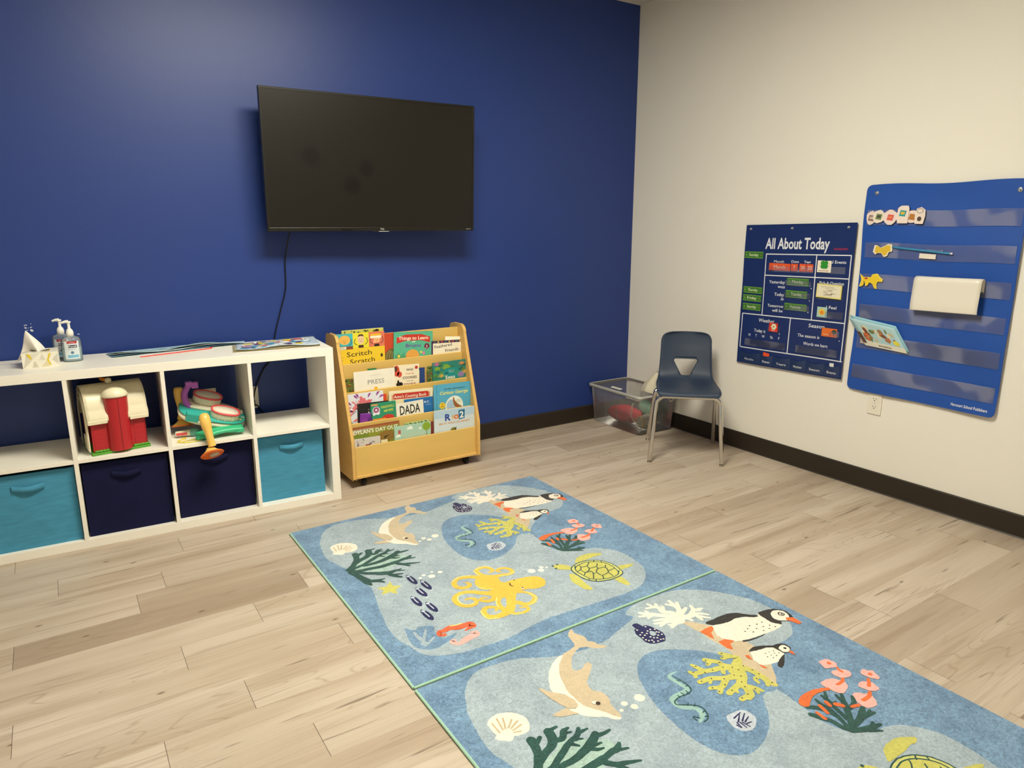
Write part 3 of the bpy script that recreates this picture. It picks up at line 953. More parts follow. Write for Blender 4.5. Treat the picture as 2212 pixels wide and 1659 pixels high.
# ------------------------------------------------------------------ white cube shelf
WHITE = mat('white_laminate', '#f2eee4', 0.38, 0.45, var=0.015, scale=4)
SHX, SHGAP, SHA, SHD, SHH = -2.2857, 0.085, -0.0546, 0.378, 0.762
SHM = Matrix.Translation((SHX, -SHGAP, 0)) @ Matrix.Rotation(SHA, 4, 'Z')
shelf = thing('cube_shelf', 'low white eight cube shelf unit standing against the blue wall', 'shelf', (SHX, -SHGAP, 0), SHA)
K0, OP, TH = 0.038, 0.335, 0.016
SW = 2 * K0 + 4 * OP + 3 * TH
for s, x in ((0, -K0), (1, -SW)):
    MB(WHITE).box(x, x + K0, -SHD, 0, 0, SHH).build('side_panel', shelf, 0.0012)
MB(WHITE).box(-SW + K0, -K0, -SHD, 0, SHH - K0, SHH).build('top_panel', shelf, 0.0012)
MB(WHITE).box(-SW + K0, -K0, -SHD, 0, 0, K0).build('bottom_panel', shelf, 0.0012)
for i in range(4):
    x1 = -K0 - i * (OP + TH)
    MB(WHITE).box(x1 - OP, x1, -SHD + .001, 0, K0 + OP, K0 + OP + TH).build('shelf_board', shelf, 0.001)
    if i < 3:
        MB(WHITE).box(x1 - OP - TH, x1 - OP, -SHD + .0005, 0, K0, SHH - K0).build('divider', shelf, 0.001)
TEAL = mat('teal_fabric', '#4a92b4', 0.9, 0.15, var=0.16, scale=14, bump=0.35, bscale=350, stretch=(1, 1, 5))
NAVYF = mat('navy_fabric', '#16183a', 0.9, 0.15, var=0.08, scale=14, bump=0.3, bscale=350)
def on_shelf(x, y, z):
    return SHM @ Vector((x, y, z))
def bin_(xc, w, y, m, label):
    t = thing('storage_bin', label, 'storage bin', on_shelf(xc, y, K0), SHA, 'fabric cube bins in the white shelf')
    h, d, th = 0.318, 0.30, 0.006
    b = MB(m)
    def fr(u, v):      # slightly bowed front
        return (-w / 2 + w * u, 0.004 * math.cos(u * math.pi * 2) * math.sin(v * math.pi) - 0.003, h * v)
    b.surf(fr, 12, 12)
    b.box(-w / 2, w / 2, 0.0025, th, 0, h)
    b.box(-w / 2, -w / 2 + th, th, d, 0, h); b.box(w / 2 - th, w / 2, th, d, 0, h)
    b.box(-w / 2 + th, w / 2 - th, d - th, d, 0, h); b.box(-w / 2 + th, w / 2 - th, th, d - th, 0, th)
    b.build('fabric_body', t)
    s = MB(m)
    P = [(-.055, 0), (-.04, -.002), (-.02, -.008), (0, -.011), (.02, -.009), (.04, -.003), (.055, 0)]
    Q = catmull([(p[0], p[1]) for p in P], 3)
    def hs(u, v):
        i = u * (len(Q) - 1); k = min(int(i), len(Q) - 2); f_ = i - k
        return (Q[k][0] * (1 - f_) + Q[k + 1][0] * f_, -0.008 + Q[k][1] * (1 - f_) + Q[k + 1][1] * f_, 0.255 + 0.026 * v - 0.012 * math.cos(2.4 * (u - .5)))
    s.surf(hs, 18, 2)
    s.build('handle', t, solid=0.003)
bin_(-K0 - .3 / 2 - .027, .302, -0.327, TEAL, 'bright teal fabric bin in the rightmost lower cube of the white shelf')
bin_(-K0 - OP - TH - .324 / 2 - .006, .322, -0.332, NAVYF, 'navy fabric bin below the musical toy')
bin_(-K0 - 2 * (OP + TH) - .324 / 2 - .007, .322, -0.348, NAVYF, 'navy fabric bin below the red toy barn')
bin_(-K0 - 3 * (OP + TH) - .324 / 2 - .004, .324, -0.352, TEAL, 'teal fabric bin at the left edge, with its sagging handle showing')

# ------------------------------------------------------------------ television
TVW, TVH, TVD = 1.114, 0.648, 0.03
TVM = Matrix.Rotation(-0.025, 4, 'Z') @ Matrix.Rotation(0.039, 4, 'X') @ Matrix(((1, 0, 0, 0), (0, 0, -1, 0), (0, 1, 0, 0), (0, 0, 0, 1)))
tv = thing('television', 'large black flat screen television mounted on the blue wall', 'television', (-1.934, -0.199, 1.621), TVM.to_3x3())
BLK = mat('black_plastic', '#0f0d0a', 0.35, 0.5, var=0.05)
sm = bpy.data.materials.new('television_glass')
sm.use_nodes = True
nt = sm.node_tree
pb = nt.nodes['Principled BSDF']
pb.inputs['Roughness'].default_value = 0.33
pb.inputs['Specular IOR Level'].default_value = 0.4
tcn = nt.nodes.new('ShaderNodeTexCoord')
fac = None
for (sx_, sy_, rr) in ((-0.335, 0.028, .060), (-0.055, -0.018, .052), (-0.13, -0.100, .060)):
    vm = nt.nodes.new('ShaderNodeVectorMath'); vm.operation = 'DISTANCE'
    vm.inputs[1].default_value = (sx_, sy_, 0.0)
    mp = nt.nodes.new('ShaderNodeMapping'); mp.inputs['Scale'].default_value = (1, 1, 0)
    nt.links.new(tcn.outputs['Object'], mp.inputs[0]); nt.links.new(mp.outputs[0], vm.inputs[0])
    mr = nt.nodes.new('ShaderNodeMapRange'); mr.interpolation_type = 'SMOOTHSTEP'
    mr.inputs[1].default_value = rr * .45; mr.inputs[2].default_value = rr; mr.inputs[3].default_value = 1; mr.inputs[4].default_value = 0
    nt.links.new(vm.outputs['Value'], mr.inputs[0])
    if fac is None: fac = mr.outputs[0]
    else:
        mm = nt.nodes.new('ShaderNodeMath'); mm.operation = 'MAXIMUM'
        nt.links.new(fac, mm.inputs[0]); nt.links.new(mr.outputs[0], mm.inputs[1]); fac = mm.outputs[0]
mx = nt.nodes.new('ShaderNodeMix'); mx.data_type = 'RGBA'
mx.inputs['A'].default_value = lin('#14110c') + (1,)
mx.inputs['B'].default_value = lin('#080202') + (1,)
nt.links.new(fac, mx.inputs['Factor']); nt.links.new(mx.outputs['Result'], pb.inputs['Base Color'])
w, h = TVW / 2, TVH / 2
b = MB(BLK)
b.box(-w, w, -h, h, -TVD, -0.004)
b.box(-w, w, h - .008, h, -.004, 0); b.box(-w, -w + .008, -h, h - .008, -.004, 0); b.box(w - .008, w, -h, h - .008, -.004, 0)
b.box(-w + .008, w - .008, -h, -h + .018, -.004, 0)
b.box(-w * .6, w * .6, -h * .6, h * .35, -.06, -TVD)
b.box(-.03, .03, -h - .004, -h, -.012, 0.001)
b.build('frame', tv, 0.0015)
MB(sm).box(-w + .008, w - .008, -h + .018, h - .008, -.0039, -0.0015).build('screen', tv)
SILV = mat('silver_print', '#d8d8d8', 0.3, 0.6)
b = MB(SILV)
b.text('TCL', 0.02, -h + .005, .011, .0004, .03, 'c', sx=1.1)
b.box(-.012 + .012, .055, -h - .0035, -h - .0015, 0.001, .0016)
b.build('maker_logo', tv, label='silver lettering and strip at the bottom centre')
b = MB(SILV).text('Roku TV', w - .045, -h + .006, .007, .0004, .02, 'l'); b.build('corner_logo', tv)
b = MB(mat('sensor_plastic', '#0c0a08', 0.2)).box(-.2, -.13, -h + .003, -h + .009, 0, .0006); b.build('sensor_window', tv)
b = MB(BLK)
b.X = TVM.inverted() @ Matrix.Translation((1.934, 0.199, -1.621))
b.box(-2.03, -1.83, -.02, -.001, 1.5, 1.74); b.box(-1.98, -1.94, -.15, -.02, 1.58, 1.66); b.box(-1.92, -1.88, -.15, -.02, 1.58, 1.66)
b.build('wall_bracket', tv)

# power cable
def ony(px, py, y):
    d = f + r2 * ((px - W_ / 2) / F_PX) - u2 * ((py - H_ / 2) / F_PX)
    return Vector(CAM_POS) + d * ((y - CAM_POS[1]) / d[1])
CAB = mat('black_cable', '#0d0d10', 0.45)
pts = [(-2.352, -.105, 1.335), (-2.362, -.05, 1.26), (-2.375, -.012, 1.15), (-2.378, -.008, 1.05), (-2.386, -.008, 0.99), (-2.415, -.008, 0.9), (-2.452, -.008, 0.78),
       (-2.478, -.008, 0.66), (-2.52, -.008, 0.61), (-2.553, -.009, 0.55), (-2.577, -.016, 0.50), (-2.590, -.035, 0.462), (-2.594, -.028, .452)]
b = MB(CAB).tube(catmull(pts, 5), 0.0035, 8)
b.tube(catmull([(-2.594, -.03, .43), (-2.575, -.032, .425), (-2.56, -.024, .40), (-2.54, -.014, .37), (-2.52, -.012, .33)], 5), .0032, 8)
b.box(-2.604, -2.584, -.034, -.007, .422, .456)
tag(b.build('power_cable'), 'thin black cable hanging from the television down behind the white shelf', 'cable')

def outlet(loc, rot, label, plugged=False):
    t = thing('wall_outlet', label, 'outlet', loc, rot)
    P = mat('outlet_plastic', '#e9e4d6', 0.35, 0.5, var=0.02)
    MB(P).box(-.035, .035, -.0575, .0575, 0, .006).build('cover_plate', t, .002)
    for s in (-1, 1):
        b = MB(P)
        b.prism([(.0165 * math.cos(a) if abs(.0165 * math.cos(a)) < .0165 else .0165, s * .0195 + max(-.0135, min(.0135, .0165 * math.sin(a)))) for a in [2 * math.pi * i / 24 for i in range(24)]], .006, .0072, 'z')
        D = mat('slot_black', '#1c1a17', 0.7)
        b.m(D).box(-.0075, -.0055, s * .0195, s * .0195 + .008, .0072, .0075).box(.0055, .0075, s * .0195, s * .0195 + .007, .0072, .0075)
        b.ell(0, s * .0195 - .006, .0028, .0028, .0075, 12)
        b.build('socket', t)
    MB(mat('screw_metal', '#b9b4a6', .4, .5, .8)).ell(0, 0, .0025, .0025, .0063, 10).build('screw', t)
outlet((-2.594, -.0005, .4625), FR_Y, 'white wall outlet on the blue wall seen through the empty cube')
outlet((-.0005, -1.813, .4535), FR_X, 'white wall outlet below the large blue pocket chart')

# ------------------------------------------------------------------ bookcase
WOOD = mat('maple_plywood', '#dab668', 0.42, 0.4, var=0.06, scale=3, stretch=(1, 6, 6), bump=0.05)
WOODS = mat('maple_edge', '#d8b068', 0.45, 0.4, var=0.10, scale=10, stretch=(1, 1, 8))
BX0, BX1, BT = -2.216, -1.462, 0.018
LIPY = [-.185, -.232, -.282, -.332, -.372]
LIPZ = [.763, .626, .487, .333, .218]
FLZ = [None, .520, .380, .226, .100]
bc = thing('book_display_rack', 'light wooden book display rack on casters full of picture books', 'bookcase', (BX0, 0, 0))
def side(x0):
    pts = [(-.388, .052), (-.388, .245), (-.386, .257), (-.245, .735)] + [(-.205 + .042 * math.cos(a), .736 + .042 * math.sin(a)) for a in [R(165 - 15 * i) for i in range(6)]] + [(-.125 + .035 * math.cos(a), .743 + .035 * math.sin(a)) for a in [R(90 - 15 * i) for i in range(7)]] + [(-.09, .052)]
    MB(WOODS).prism(pts, x0, x0 + BT, 'x').build('side_panel', bc, .004, seg=3)
side(0); side(BX1 - BX0 - BT)
W = BX1 - BX0
xi0, xi1 = BT, W - BT
TB = 0.009
for i in range(5):
    z0 = FLZ[i + 1] - TB if i < 4 else .062
    MB(WOOD).box(xi0, xi1, LIPY[i], LIPY[i] + TB, z0, LIPZ[i]).build('divider_board' if 0 < i < 4 else ('back_board' if i == 0 else 'front_board'), bc, .0025)
for i in range(1, 5):
    MB(WOOD).box(xi0, xi1, LIPY[i] + TB, LIPY[i - 1], FLZ[i] - TB, FLZ[i]).build('pocket_floor', bc)
MB(WOOD).box(xi0, xi1, -.372, -.09, .052, .062).build('bottom_board', bc)
MB(WOODS).box(xi0, xi1, -.3845, -.372, .052, .068).build('bottom_rail', bc, .003)
CB = mat('black_caster', '#14130f', .4, .5)
for cx in (.07, W - .07):
    for cy in (-.345, -.13):
        c = MB(CB)
        c.box(cx - .02, cx + .02, cy - .02, cy + .02, .047, .052)
        for s in (-1, 1):
            c.box(cx + s * .014 - .002, cx + s * .014 + .002, cy - .011, cy + .014, .015, .047)
        ob = c.build('caster', bc)
        wv = MB(mat('black_rubber', '#0e0d0b', .6))
        wv.lathe([(.002, -.0095), (.017, -.0095), (.0205, -.006), (.0205, .006), (.017, .0095), (.002, .0095)], (cx, cy, .0205), 24, Matrix.Rotation(R(90), 3, 'Y'))
        wv.build('wheel', ob)

# ------------------------------------------------------------------ picture books
PAGE = mat('paper_pages', '#e9e0c8', 0.8, 0.2, var=0.06, scale=80)
def book(label, t, d, x0, zl, x1, zr, col, art=None, th=0.006, gloss=0.3, name='picture_book', cat='book'):
    y = LIPY[t] + .0125 + .0075 * d
    z0 = FLZ[t] + .0005
    w = (x1 - x0) / 1000
    ang = math.atan2(zr - zl, x1 - x0)
    rot = FR_Y @ Matrix.Rotation(ang, 3, 'Z')
    lift = max(0, -math.sin(ang) * w)
    h = zl / 1000 - z0 - lift
    o = thing(name, label, cat, (x0 / 1000, y, z0 + lift), rot, 'picture books in the display rack')
    m = mat('cover_' + col.lstrip('#'), col, gloss, 0.45, var=0.03, scale=20)
    b = MB(m)
    b.box(0, w, 0, h, -.0011, 0).box(0, w, 0, h, -th, -th + .0011).box(0, .0011, 0, h, -th + .0011, -.0011)
    if art:
        vis = LIPZ[t] - (z0 + lift)
        art(b, w, h, vis)
    b.build('cover', o)
    MB(PAGE).box(.0011, w - .0025, .002, h - .002, -th + .0012, -.0012).build('pages', o)
    return o
Z = lambda i: .00012 * (i + 1)
def I(b, c): return b.m(ink(c))

def art_back(b, w, h, v):
    I(b, '#c9c85e').rect(.002, w - .002, .01, h - .003, Z(0))
    random.seed(2)
    I(b, '#3f4a22')
    for i in range(26): b.ell(random.uniform(.01, w * .85), h - random.uniform(.006, .03), random.uniform(.003, .008), random.uniform(.002, .005), Z(1) + i * 8e-6, 8)
    I(b, '#3a2b22').ell(w * .84, h - .012, .012, .008, Z(2), 14)
def art_scritch(b, w, h, v):
    y1 = h - .078
    for i, c in enumerate(('#46b3bb', '#e3d63a', '#d9755c')):
        I(b, c).rect(w * i / 3, w * (i + 1) / 3, y1, h, Z(0))
        cx = w * (i + .5) / 3
        I(b, ('#e9b257', '#e7c39b', '#eeb37e')[i])
        if i == 0: b.ell(cx, h - .032, .030, .024, Z(1), 24)
        elif i == 1: b.ell(cx, h - .034, .018, .026, Z(1), 24)
        else: b.sheet([(cx - .02, h - .06), (cx + .015, h - .055), (cx + .02, h - .03), (cx - .014, h - .032)], Z(1))
        I(b, ('#7d3329', '#4a2a2a', '#332422')[i]).rect(cx - .014, cx + .014, y1, y1 + .014, Z(1.5))
        if i == 1: b.sheet([(cx - .018, h - .02), (cx - .01, h - .008), (cx + .01, h - .008), (cx + .018, h - .02), (cx, h - .016)], Z(2))
        I(b, '#33261f')
        b.stroke([(cx - .03, h - .03), (cx - .036, h - .05), (cx - .022, h - .062)], .003, Z(2)); b.stroke([(cx + .022, h - .062), (cx + .036, h - .05), (cx + .032, h - .028)], .003, Z(2))
        for s in (-1, 1): b.ell(cx + s * .006, h - .034, .0018, .0018, Z(3), 8)
        b.stroke([(cx - .006, h - .044), (cx, h - .047), (cx + .006, h - .044)], .0016, Z(3))
    I(b, '#8a4a38').rect(0, w / 3, y1 - .004, y1 + .012, Z(3))
    I(b, '#e8e2cc').sheet([(.014, y1 - .006), (.05, y1 - .002), (.052, y1 + .012), (.012, y1 + .010)], Z(4))
    I(b, '#3c3c30').text('NITS', .018, y1 - .002, .011, Z(5), .01)
    I(b, '#f0ecd8').rect(w * .70, w * .93, h - .034, h - .022, Z(4)); I(b, '#e9b53c').rect(w * .70, w * .93, h - .022, h - .010, Z(4))
    I(b, '#e9c431').rect(0, w, 0, y1 - .003, Z(.5))
    I(b, '#3a3524').text('Scritch', w * .2, v + .035, .036, Z(2), .012, w=w * .52, rot=2)
    b.text('Scratch', w * .26, v - .004, .036, Z(2), .012, w=w * .52, rot=2)
    b.ell(w * .93, v + .03, .007, .010, Z(2), 10)
    for p in ((.014, v + .04), (.022, v + .044), (.03, v + .035), (.028, v + .018), (.012, v + .006)): b.ell(p[0], p[1], .002, .002, Z(2), 6)
def art_red(b, w, h, v):
    I(b, '#6b6135').ell(w * .6, v + .005, w * .6, .05, Z(1), 24)
    for k in range(4): I(b, '#c2b070').stroke([(w * .15 + k * .016, v), (w * .25 + k * .014, v + .03), (w * .5 + k * .01, v + .045 - k * .005)], .0022, Z(2))
def art_learn(b, w, h, v):
    I(b, '#c6392f').sheet([(w * .07, h - .062), (w * .07, h - .03), (w * .3, h - .014), (w * .7, h - .014), (w * .93, h - .03), (w * .93, h - .062), (w * .7, h - .048), (w * .3, h - .048)], Z(1))
    I(b, '#f2ead2').text('Things to Learn', w * .5, h - .043, .026, Z(2), .03, 'c', w=w * .76)
    b.text('with', w * .5, h - .058, .012, Z(2), .03, 'c')
    I(b, '#6d5a9a').text('Bruno', w * .5, h - .084, .028, Z(3), .035, 'c', w=w * .4)
    I(b, '#6c2346').ell(w * .85, h - .082, .016, .016, Z(2), 20)
    I(b, '#f2ead2').text('6', w * .85, h - .085, .016, Z(3), .03, 'c'); b.text('BOOKS', w * .85, h - .094, .006, Z(3), .02, 'c')
    I(b, '#3f7e4e')
    for k in range(9): b.stroke([(w * (.06 + k * .04), v - .01), (w * (.05 + k * .042), v + .016 + .006 * (k % 3))], .004, Z(1))
    I(b, '#e7d24e'); b.ell(w * .13, v + .012, .008, .008, Z(2)); b.ell(w * .7, v + .03, .006, .006, Z(2)); I(b, '#d97da0').ell(w * .77, v + .024, .008, .009, Z(2))
    I(b, '#dfa24c').ell(w * .48, v + .012, .040, .034, Z(2), 28)
def art_feath(b, w, h, v):
    I(b, '#4b2a52').rect(0, w, h - .012, h, Z(0)); b.rect(w - .02, w, 0, h, Z(0)); b.rect(0, .008, 0, h, Z(0))
    for k in range(8): I(b, ('#2f6e5e', '#d8c04a', '#c8573a')[k % 3]).ell(.02 + k * w * .11, h - .006, .006, .004, Z(1), 8)
    I(b, '#efe6cf').rect(.01, w - .022, 0, h - .013, Z(1))
    I(b, '#3b3440').text('Feathered', w * .1, h - .042, .024, Z(2), .02, w=w * .52, rot=6); b.text('Friends', w * .42, h - .066, .024, Z(2), .02, w=w * .40, rot=5)
def art_leaf(b, w, h, v):
    random.seed(5)
    for i in range(26): I(b, ('#4f5a22', '#8c8a34', '#2f3320', '#8a3a2a')[i % 4]).ell(random.uniform(.004, w - .004), random.uniform(v - .01, h - .006), .007, .005, Z(1) + i * 1e-5, 7)
def art_press(b, w, h, v):
    I(b, '#8a8a86').text('PRESS', w * .53, v + .028, .034, Z(1), .004, 'c', w=w * .40)
    I(b, '#bdb9ae').text('the big yellow button here', w * .52, h - .028, .006, Z(1), 0, 'c')
    I(b, '#e8b52a').ell(w * .52, v + .0005, .011, .011, Z(1), 20)
def art_who(b, w, h, v):
    I(b, '#d14f38').ell(.012, h - .03, .018, .03, Z(1)); b.ell(.03, h - .05, .014, .016, Z(1))
    I(b, '#5a3a26').ell(.008, h - .02, .010, .014, Z(2)); I(b, '#221e1c').ell(.03, v + .006, .02, .012, Z(2)); b.ell(.022, v + .018, .006, .012, Z(3))
    x = w * .62
    I(b, '#43352c').text('WHO', x, h - .034, .018, Z(2), .04, 'c', w=.042)
    I(b, '#c24a36').text('Took the', x, h - .053, .013, Z(2), .01, 'c', w=.05)
    I(b, '#43352c').text('COOKIES', x, h - .077, .019, Z(2), .04, 'c', w=.084)
    b.text('from the', x, h - .092, .009, Z(2), .01, 'c', w=.04)
    I(b, '#8e3a2e').text('COOKIE', x, h - .114, .018, Z(2), .04, 'c', w=.07)
    I(b, '#b8302a').ell(w - .016, h - .018, .009, .009, Z(2), 16)
def art_blue(b, w, h, v):
    I(b, '#e2d27c').rect(0, w * .45, 0, h - .012, Z(1)); I(b, '#203e78').rect(0, w * .6, h - .012, h - .002, Z(1))
def art_lily(b, w, h, v):
    random.seed(8)
    for i in range(34): I(b, ('#2f7a5a', '#4b8f4d', '#7aa53c', '#1f5c58', '#5a7a34')[i % 5]).ell(random.uniform(.01, w - .01), random.uniform(v, h - .005), random.uniform(.008, .022), random.uniform(.004, .010), Z(1) + i * 1e-5, 10)
    I(b, '#1f8c8c').ell(w * .55, v + .03, .052, .036, Z(3))
    for (x, y, c) in ((.022, h - .02, '#d463a0'), (w - .03, h - .03, '#e88a3a'), (.05, v + .012, '#e3b32e'), (w - .01, v + .02, '#e6a13c')):
        I(b, c)
        for k in range(5):
            a = R(30 + k * 30); b.sheet([(x, y), (x + .02 * math.cos(a) - .003, y + .02 * math.sin(a)), (x + .024 * math.cos(a), y + .024 * math.sin(a)), (x + .02 * math.cos(a) + .004, y + .018 * math.sin(a))], Z(4) + k * 1e-5)
    I(b, '#8a7aa8').ell(w * .84, v + .018, .02, .016, Z(4))
    I(b, '#f0ead8').text('Seas', w * .36, v + .001, .028, Z(6), .03, w=.062)
    I(b, '#d8e4dc').text('AROUND THE', w * .55, v + .045, .006, Z(6), .01, 'c'); b.text('FIVE GREAT', w * .55, v + .036, .006, Z(6), .01, 'c')
def art_coral(b, w, h, v):
    random.seed(3)
    cx, cy = w * .42, h - .07
    I(b, '#d9707a')
    for k in range(11):
        a = R(-5 + k * 19); l = .045 + .012 * (k % 3)
        b.sheet([(cx - .01 * math.sin(a), cy + .01 * math.cos(a)), (cx + l * .7 * math.cos(a) - .012 * math.sin(a), cy + l * .6 * math.sin(a) + .01), (cx + l * math.cos(a), cy + l * .8 * math.sin(a)), (cx + l * .7 * math.cos(a) + .01 * math.sin(a), cy + l * .6 * math.sin(a) - .01), (cx + .01 * math.sin(a), cy - .01 * math.cos(a))], Z(1) + k * 1e-5)
    I(b, '#e68a86').ell(cx, cy, .032, .02, Z(2))
    I(b, '#9a4a96')
    for (x, y, a) in ((.85, .012, 50), (.95, .03, 20), (.62, .015, 60), (.25, .018, -50), (.08, .05, -40), (.1, .09, -20), (.3, .012, -60)):
        x *= w; y = h - y; b.stroke([(x - .014 * math.cos(R(a)), y - .014 * math.sin(R(a))), (x, y + .004), (x + .016 * math.cos(R(a)), y + .012 * math.sin(R(a)))], [.002, .011, .002], Z(3))
    I(b, '#dd7f84')
    for (x, y) in ((.02, v + .04), (.05, v + .01), (.012, v + .075), (.035, v + .06)): b.stroke([(x - .016, y - .004), (x, y), (x + .014, y + .01)], [.002, .014, .003], Z(3))
    I(b, '#3a3440').stroke([(.035, v + .045), (.05, v + .06)], .003, Z(4)); I(b, '#3f6b4a').ell(.01, v, .02, .008, Z(4))
def art_black(b, w, h, v):
    I(b, '#f0ece4').text('ARE', .052, v + .038, .017, Z(1), .04, w=.04); b.text('ALL', .052, v + .022, .017, Z(1), .04, w=.036)
    b.text('2', .058, v + .058, .01, Z(1), 0)
def art_purp(b, w, h, v):
    I(b, '#9a5fc0').rect(.0, w, h - .003, h, Z(1)); I(b, '#8a3f9c').ell(.03, v, .02, .016, Z(1)); I(b, '#5c2a7a').ell(.055, v + .004, .014, .022, Z(2))
def art_mars(b, w, h, v):
    I(b, '#e08a3a').rect(.004, .04, h - .012, h - .004, Z(1)); I(b, '#f3e9d2').text('story book', .022, h - .010, .006, Z(2), .01, 'c')
    I(b, '#e2df3c').text('MARSHALL', w * .40, h - .033, .021, Z(2), .04, w=w * .54, rot=3, shear=.2)
    b.text('AND SKYE', w * .5, h - .053, .017, Z(2), .035, w=w * .38, rot=3, shear=.2)
    I(b, '#c7ccd6').ell(.03, h - .038, .021, .021, Z(2), 24); I(b, '#a04a78').ell(.03, h - .036, .015, .015, Z(3), 20); I(b, '#e6e2e4').ell(.03, h - .036, .006, .006, Z(4), 12)
    I(b, '#e2e4ea').sheet([(.008, h - .052), (.052, h - .050), (.045, h - .064), (.03, h - .06), (.014, h - .066)], Z(4))
    I(b, '#c5392c').ell(w * .68, v + .004, .034, .018, Z(2)); I(b, '#e08f30').rect(.01, w * .6, v - .01, v + .006, Z(3))
def art_dada(b, w, h, v):
    I(b, '#2c2d26').text('DADA', w * .5, v + .004, .07, Z(1), .03, 'c', w=w * .74)
    I(b, '#b0aca0').text('a word for every baby', w * .5, h - .010, .006, Z(1), 0, 'c')
def art_anno(b, w, h, v):
    I(b, '#e6d9ae').rect(.012, w - .012, 0, h - .010, Z(0.5))
    I(b, '#c0352c').sheet([(.024, h - .046), (.024, h - .022), (.032, h - .015), (w - .032, h - .015), (w - .024, h - .022), (w - .024, h - .046)], Z(1))
    I(b, '#f0e4d0').text("Anno's Counting Book", w * .48, h - .040, .024, Z(2), .02, 'c', w=w * .74)
    I(b, '#c0352c').rect(.018, .021, 0, h - .02, Z(1.5)); b.rect(w - .021, w - .018, 0, h - .02, Z(1.5))
def art_abc(b, w, h, v):
    I(b, '#dfe7ef').text('A B C', w * .72, h - .030, .015, Z(1), .04, 'c', w=.045); b.text('picture board book', w * .84, h - .042, .006, Z(1), .01, 'c', w=.03)
    b.rect(.02, w * .5, h - .022, h - .020, Z(1))
def art_george(b, w, h, v):
    I(b, '#3d8fb5').rect(.016, .019, 0, h, Z(1)); b.rect(w - .007, w - .004, 0, h, Z(1))
    I(b, '#26323a').text('The New Adventures of', w * .54, h - .032, .012, Z(2), .02, 'c', w=w * .56, shear=.25)
    I(b, '#ebe06a').text('Curious George', w * .53, h - .058, .026, Z(2), .035, 'c', w=w * .76, shear=.15)
    cx, cy = w * .54, v + .012
    I(b, '#e6ece0').ell(cx, cy, .056, .058, Z(2), 36); I(b, '#a5c4dc').ell(cx - .018, cy + .004, .03, .034, Z(3)); I(b, '#d9d6c0').ell(cx + .026, cy + .026, .018, .010, Z(3))
    I(b, '#9a6236').stroke([(cx - .004, cy + .046), (cx - .002, cy + .03), (cx + .012, cy + .004), (cx + .044, cy - .012)], [.008, .012, .022, .012], Z(4))
    I(b, '#e7c53a').ell(w * .22, v + .022, .019, .019, Z(4), 24); I(b, '#4a3a26').text('8', w * .22, v + .025, .012, Z(5), .02, 'c'); b.text('stories', w * .22, v + .014, .008, Z(5), .02, 'c')
def art_dylan(b, w, h, v):
    I(b, '#8a8f30').rect(.002, w - .002, 0, h - .012, Z(0)); I(b, '#a3643a').rect(.003, w - .003, h - .014, h - .004, Z(1))
    I(b, '#a9a88a').sheet([(.004, h - .034), (.004, h - .012), (w * .45, h - .012)], Z(1.5)); I(b, '#76852c').sheet([(.002, v), (.002, h - .042), (w * .3, h - .035), (w * .5, v)], Z(1))
    I(b, '#8a6a2e').ell(w * .72, v + .03, .05, .03, Z(1.2))
    I(b, '#f3efe2').text("DYLAN'S DAY OUT", w * .5, h - .037, .029, Z(3), .03, 'c', w=w * .93)
    I(b, '#1e1c1a').sheet([(w * .66, v + .016), (w * .79, v + .034), (w * .67, v + .028)], Z(3))
def art_sketch(b, w, h, v):
    random.seed(6)
    for i in range(16):
        x = random.uniform(.012, w - .02); y = random.uniform(v - .005, h - .012)
        I(b, ('#6c6470', '#4a4650', '#a88aa0')[i % 3]).stroke([(x, y), (x + random.uniform(-.012, .016), y + random.uniform(-.01, .01))], random.uniform(.0012, .004), Z(1) + i * 1e-5)
    I(b, '#8a3040').rect(w * .45, w * .62, v - .004, v + .006, Z(2))
    I(b, '#3a3638').rect(.022, .026, v, v + .022, Z(2))
def art_mint(b, w, h, v):
    def cloud(x, y, s):
        I(b, '#e9efe6')
        for dx, dy, r in ((0, 0, 1), (-.9, -.2, .7), (.9, -.2, .7), (.3, .5, .7)): b.ell(x + dx * s, y + dy * s, r * s, r * s * .8, Z(1) + (dx + 2) * 4e-6, 14)
        b.rect(x - 1.5 * s, x + 1.5 * s, y - .75 * s, y - .3 * s, Z(2))
    cloud(w * .42, h - .018, .011); cloud(w * .7, h - .028, .006); cloud(w * .1, v + .02, .009)
    I(b, '#8aa832').ell(w * .88, h - .022, .024, .023, Z(2), 20); I(b, '#5a5a3c').rect(w * .875, w * .89, v, h - .04, Z(1.5))
    I(b, '#c05a44').rect(.021, .036, h - .044, h - .022, Z(1)); I(b, '#8a6a74').rect(.024, .033, h - .032, h - .026, Z(2))
    I(b, '#c3c6b0')
    for k in range(14): b.rect(w * .24 + k * .0095, w * .24 + k * .0095 + .0035, v - .01, v + .018 + .007 * math.sin(k * 2.3), Z(1))
def art_flor(b, w, h, v):
    random.seed(9)
    for i in range(30): I(b, ('#3f5a2c', '#26381e', '#7a9a4a')[i % 3]).ell(random.uniform(.004, w - .004), h - random.uniform(.004, .016), .005, .003, Z(1) + i * 1e-5, 7)
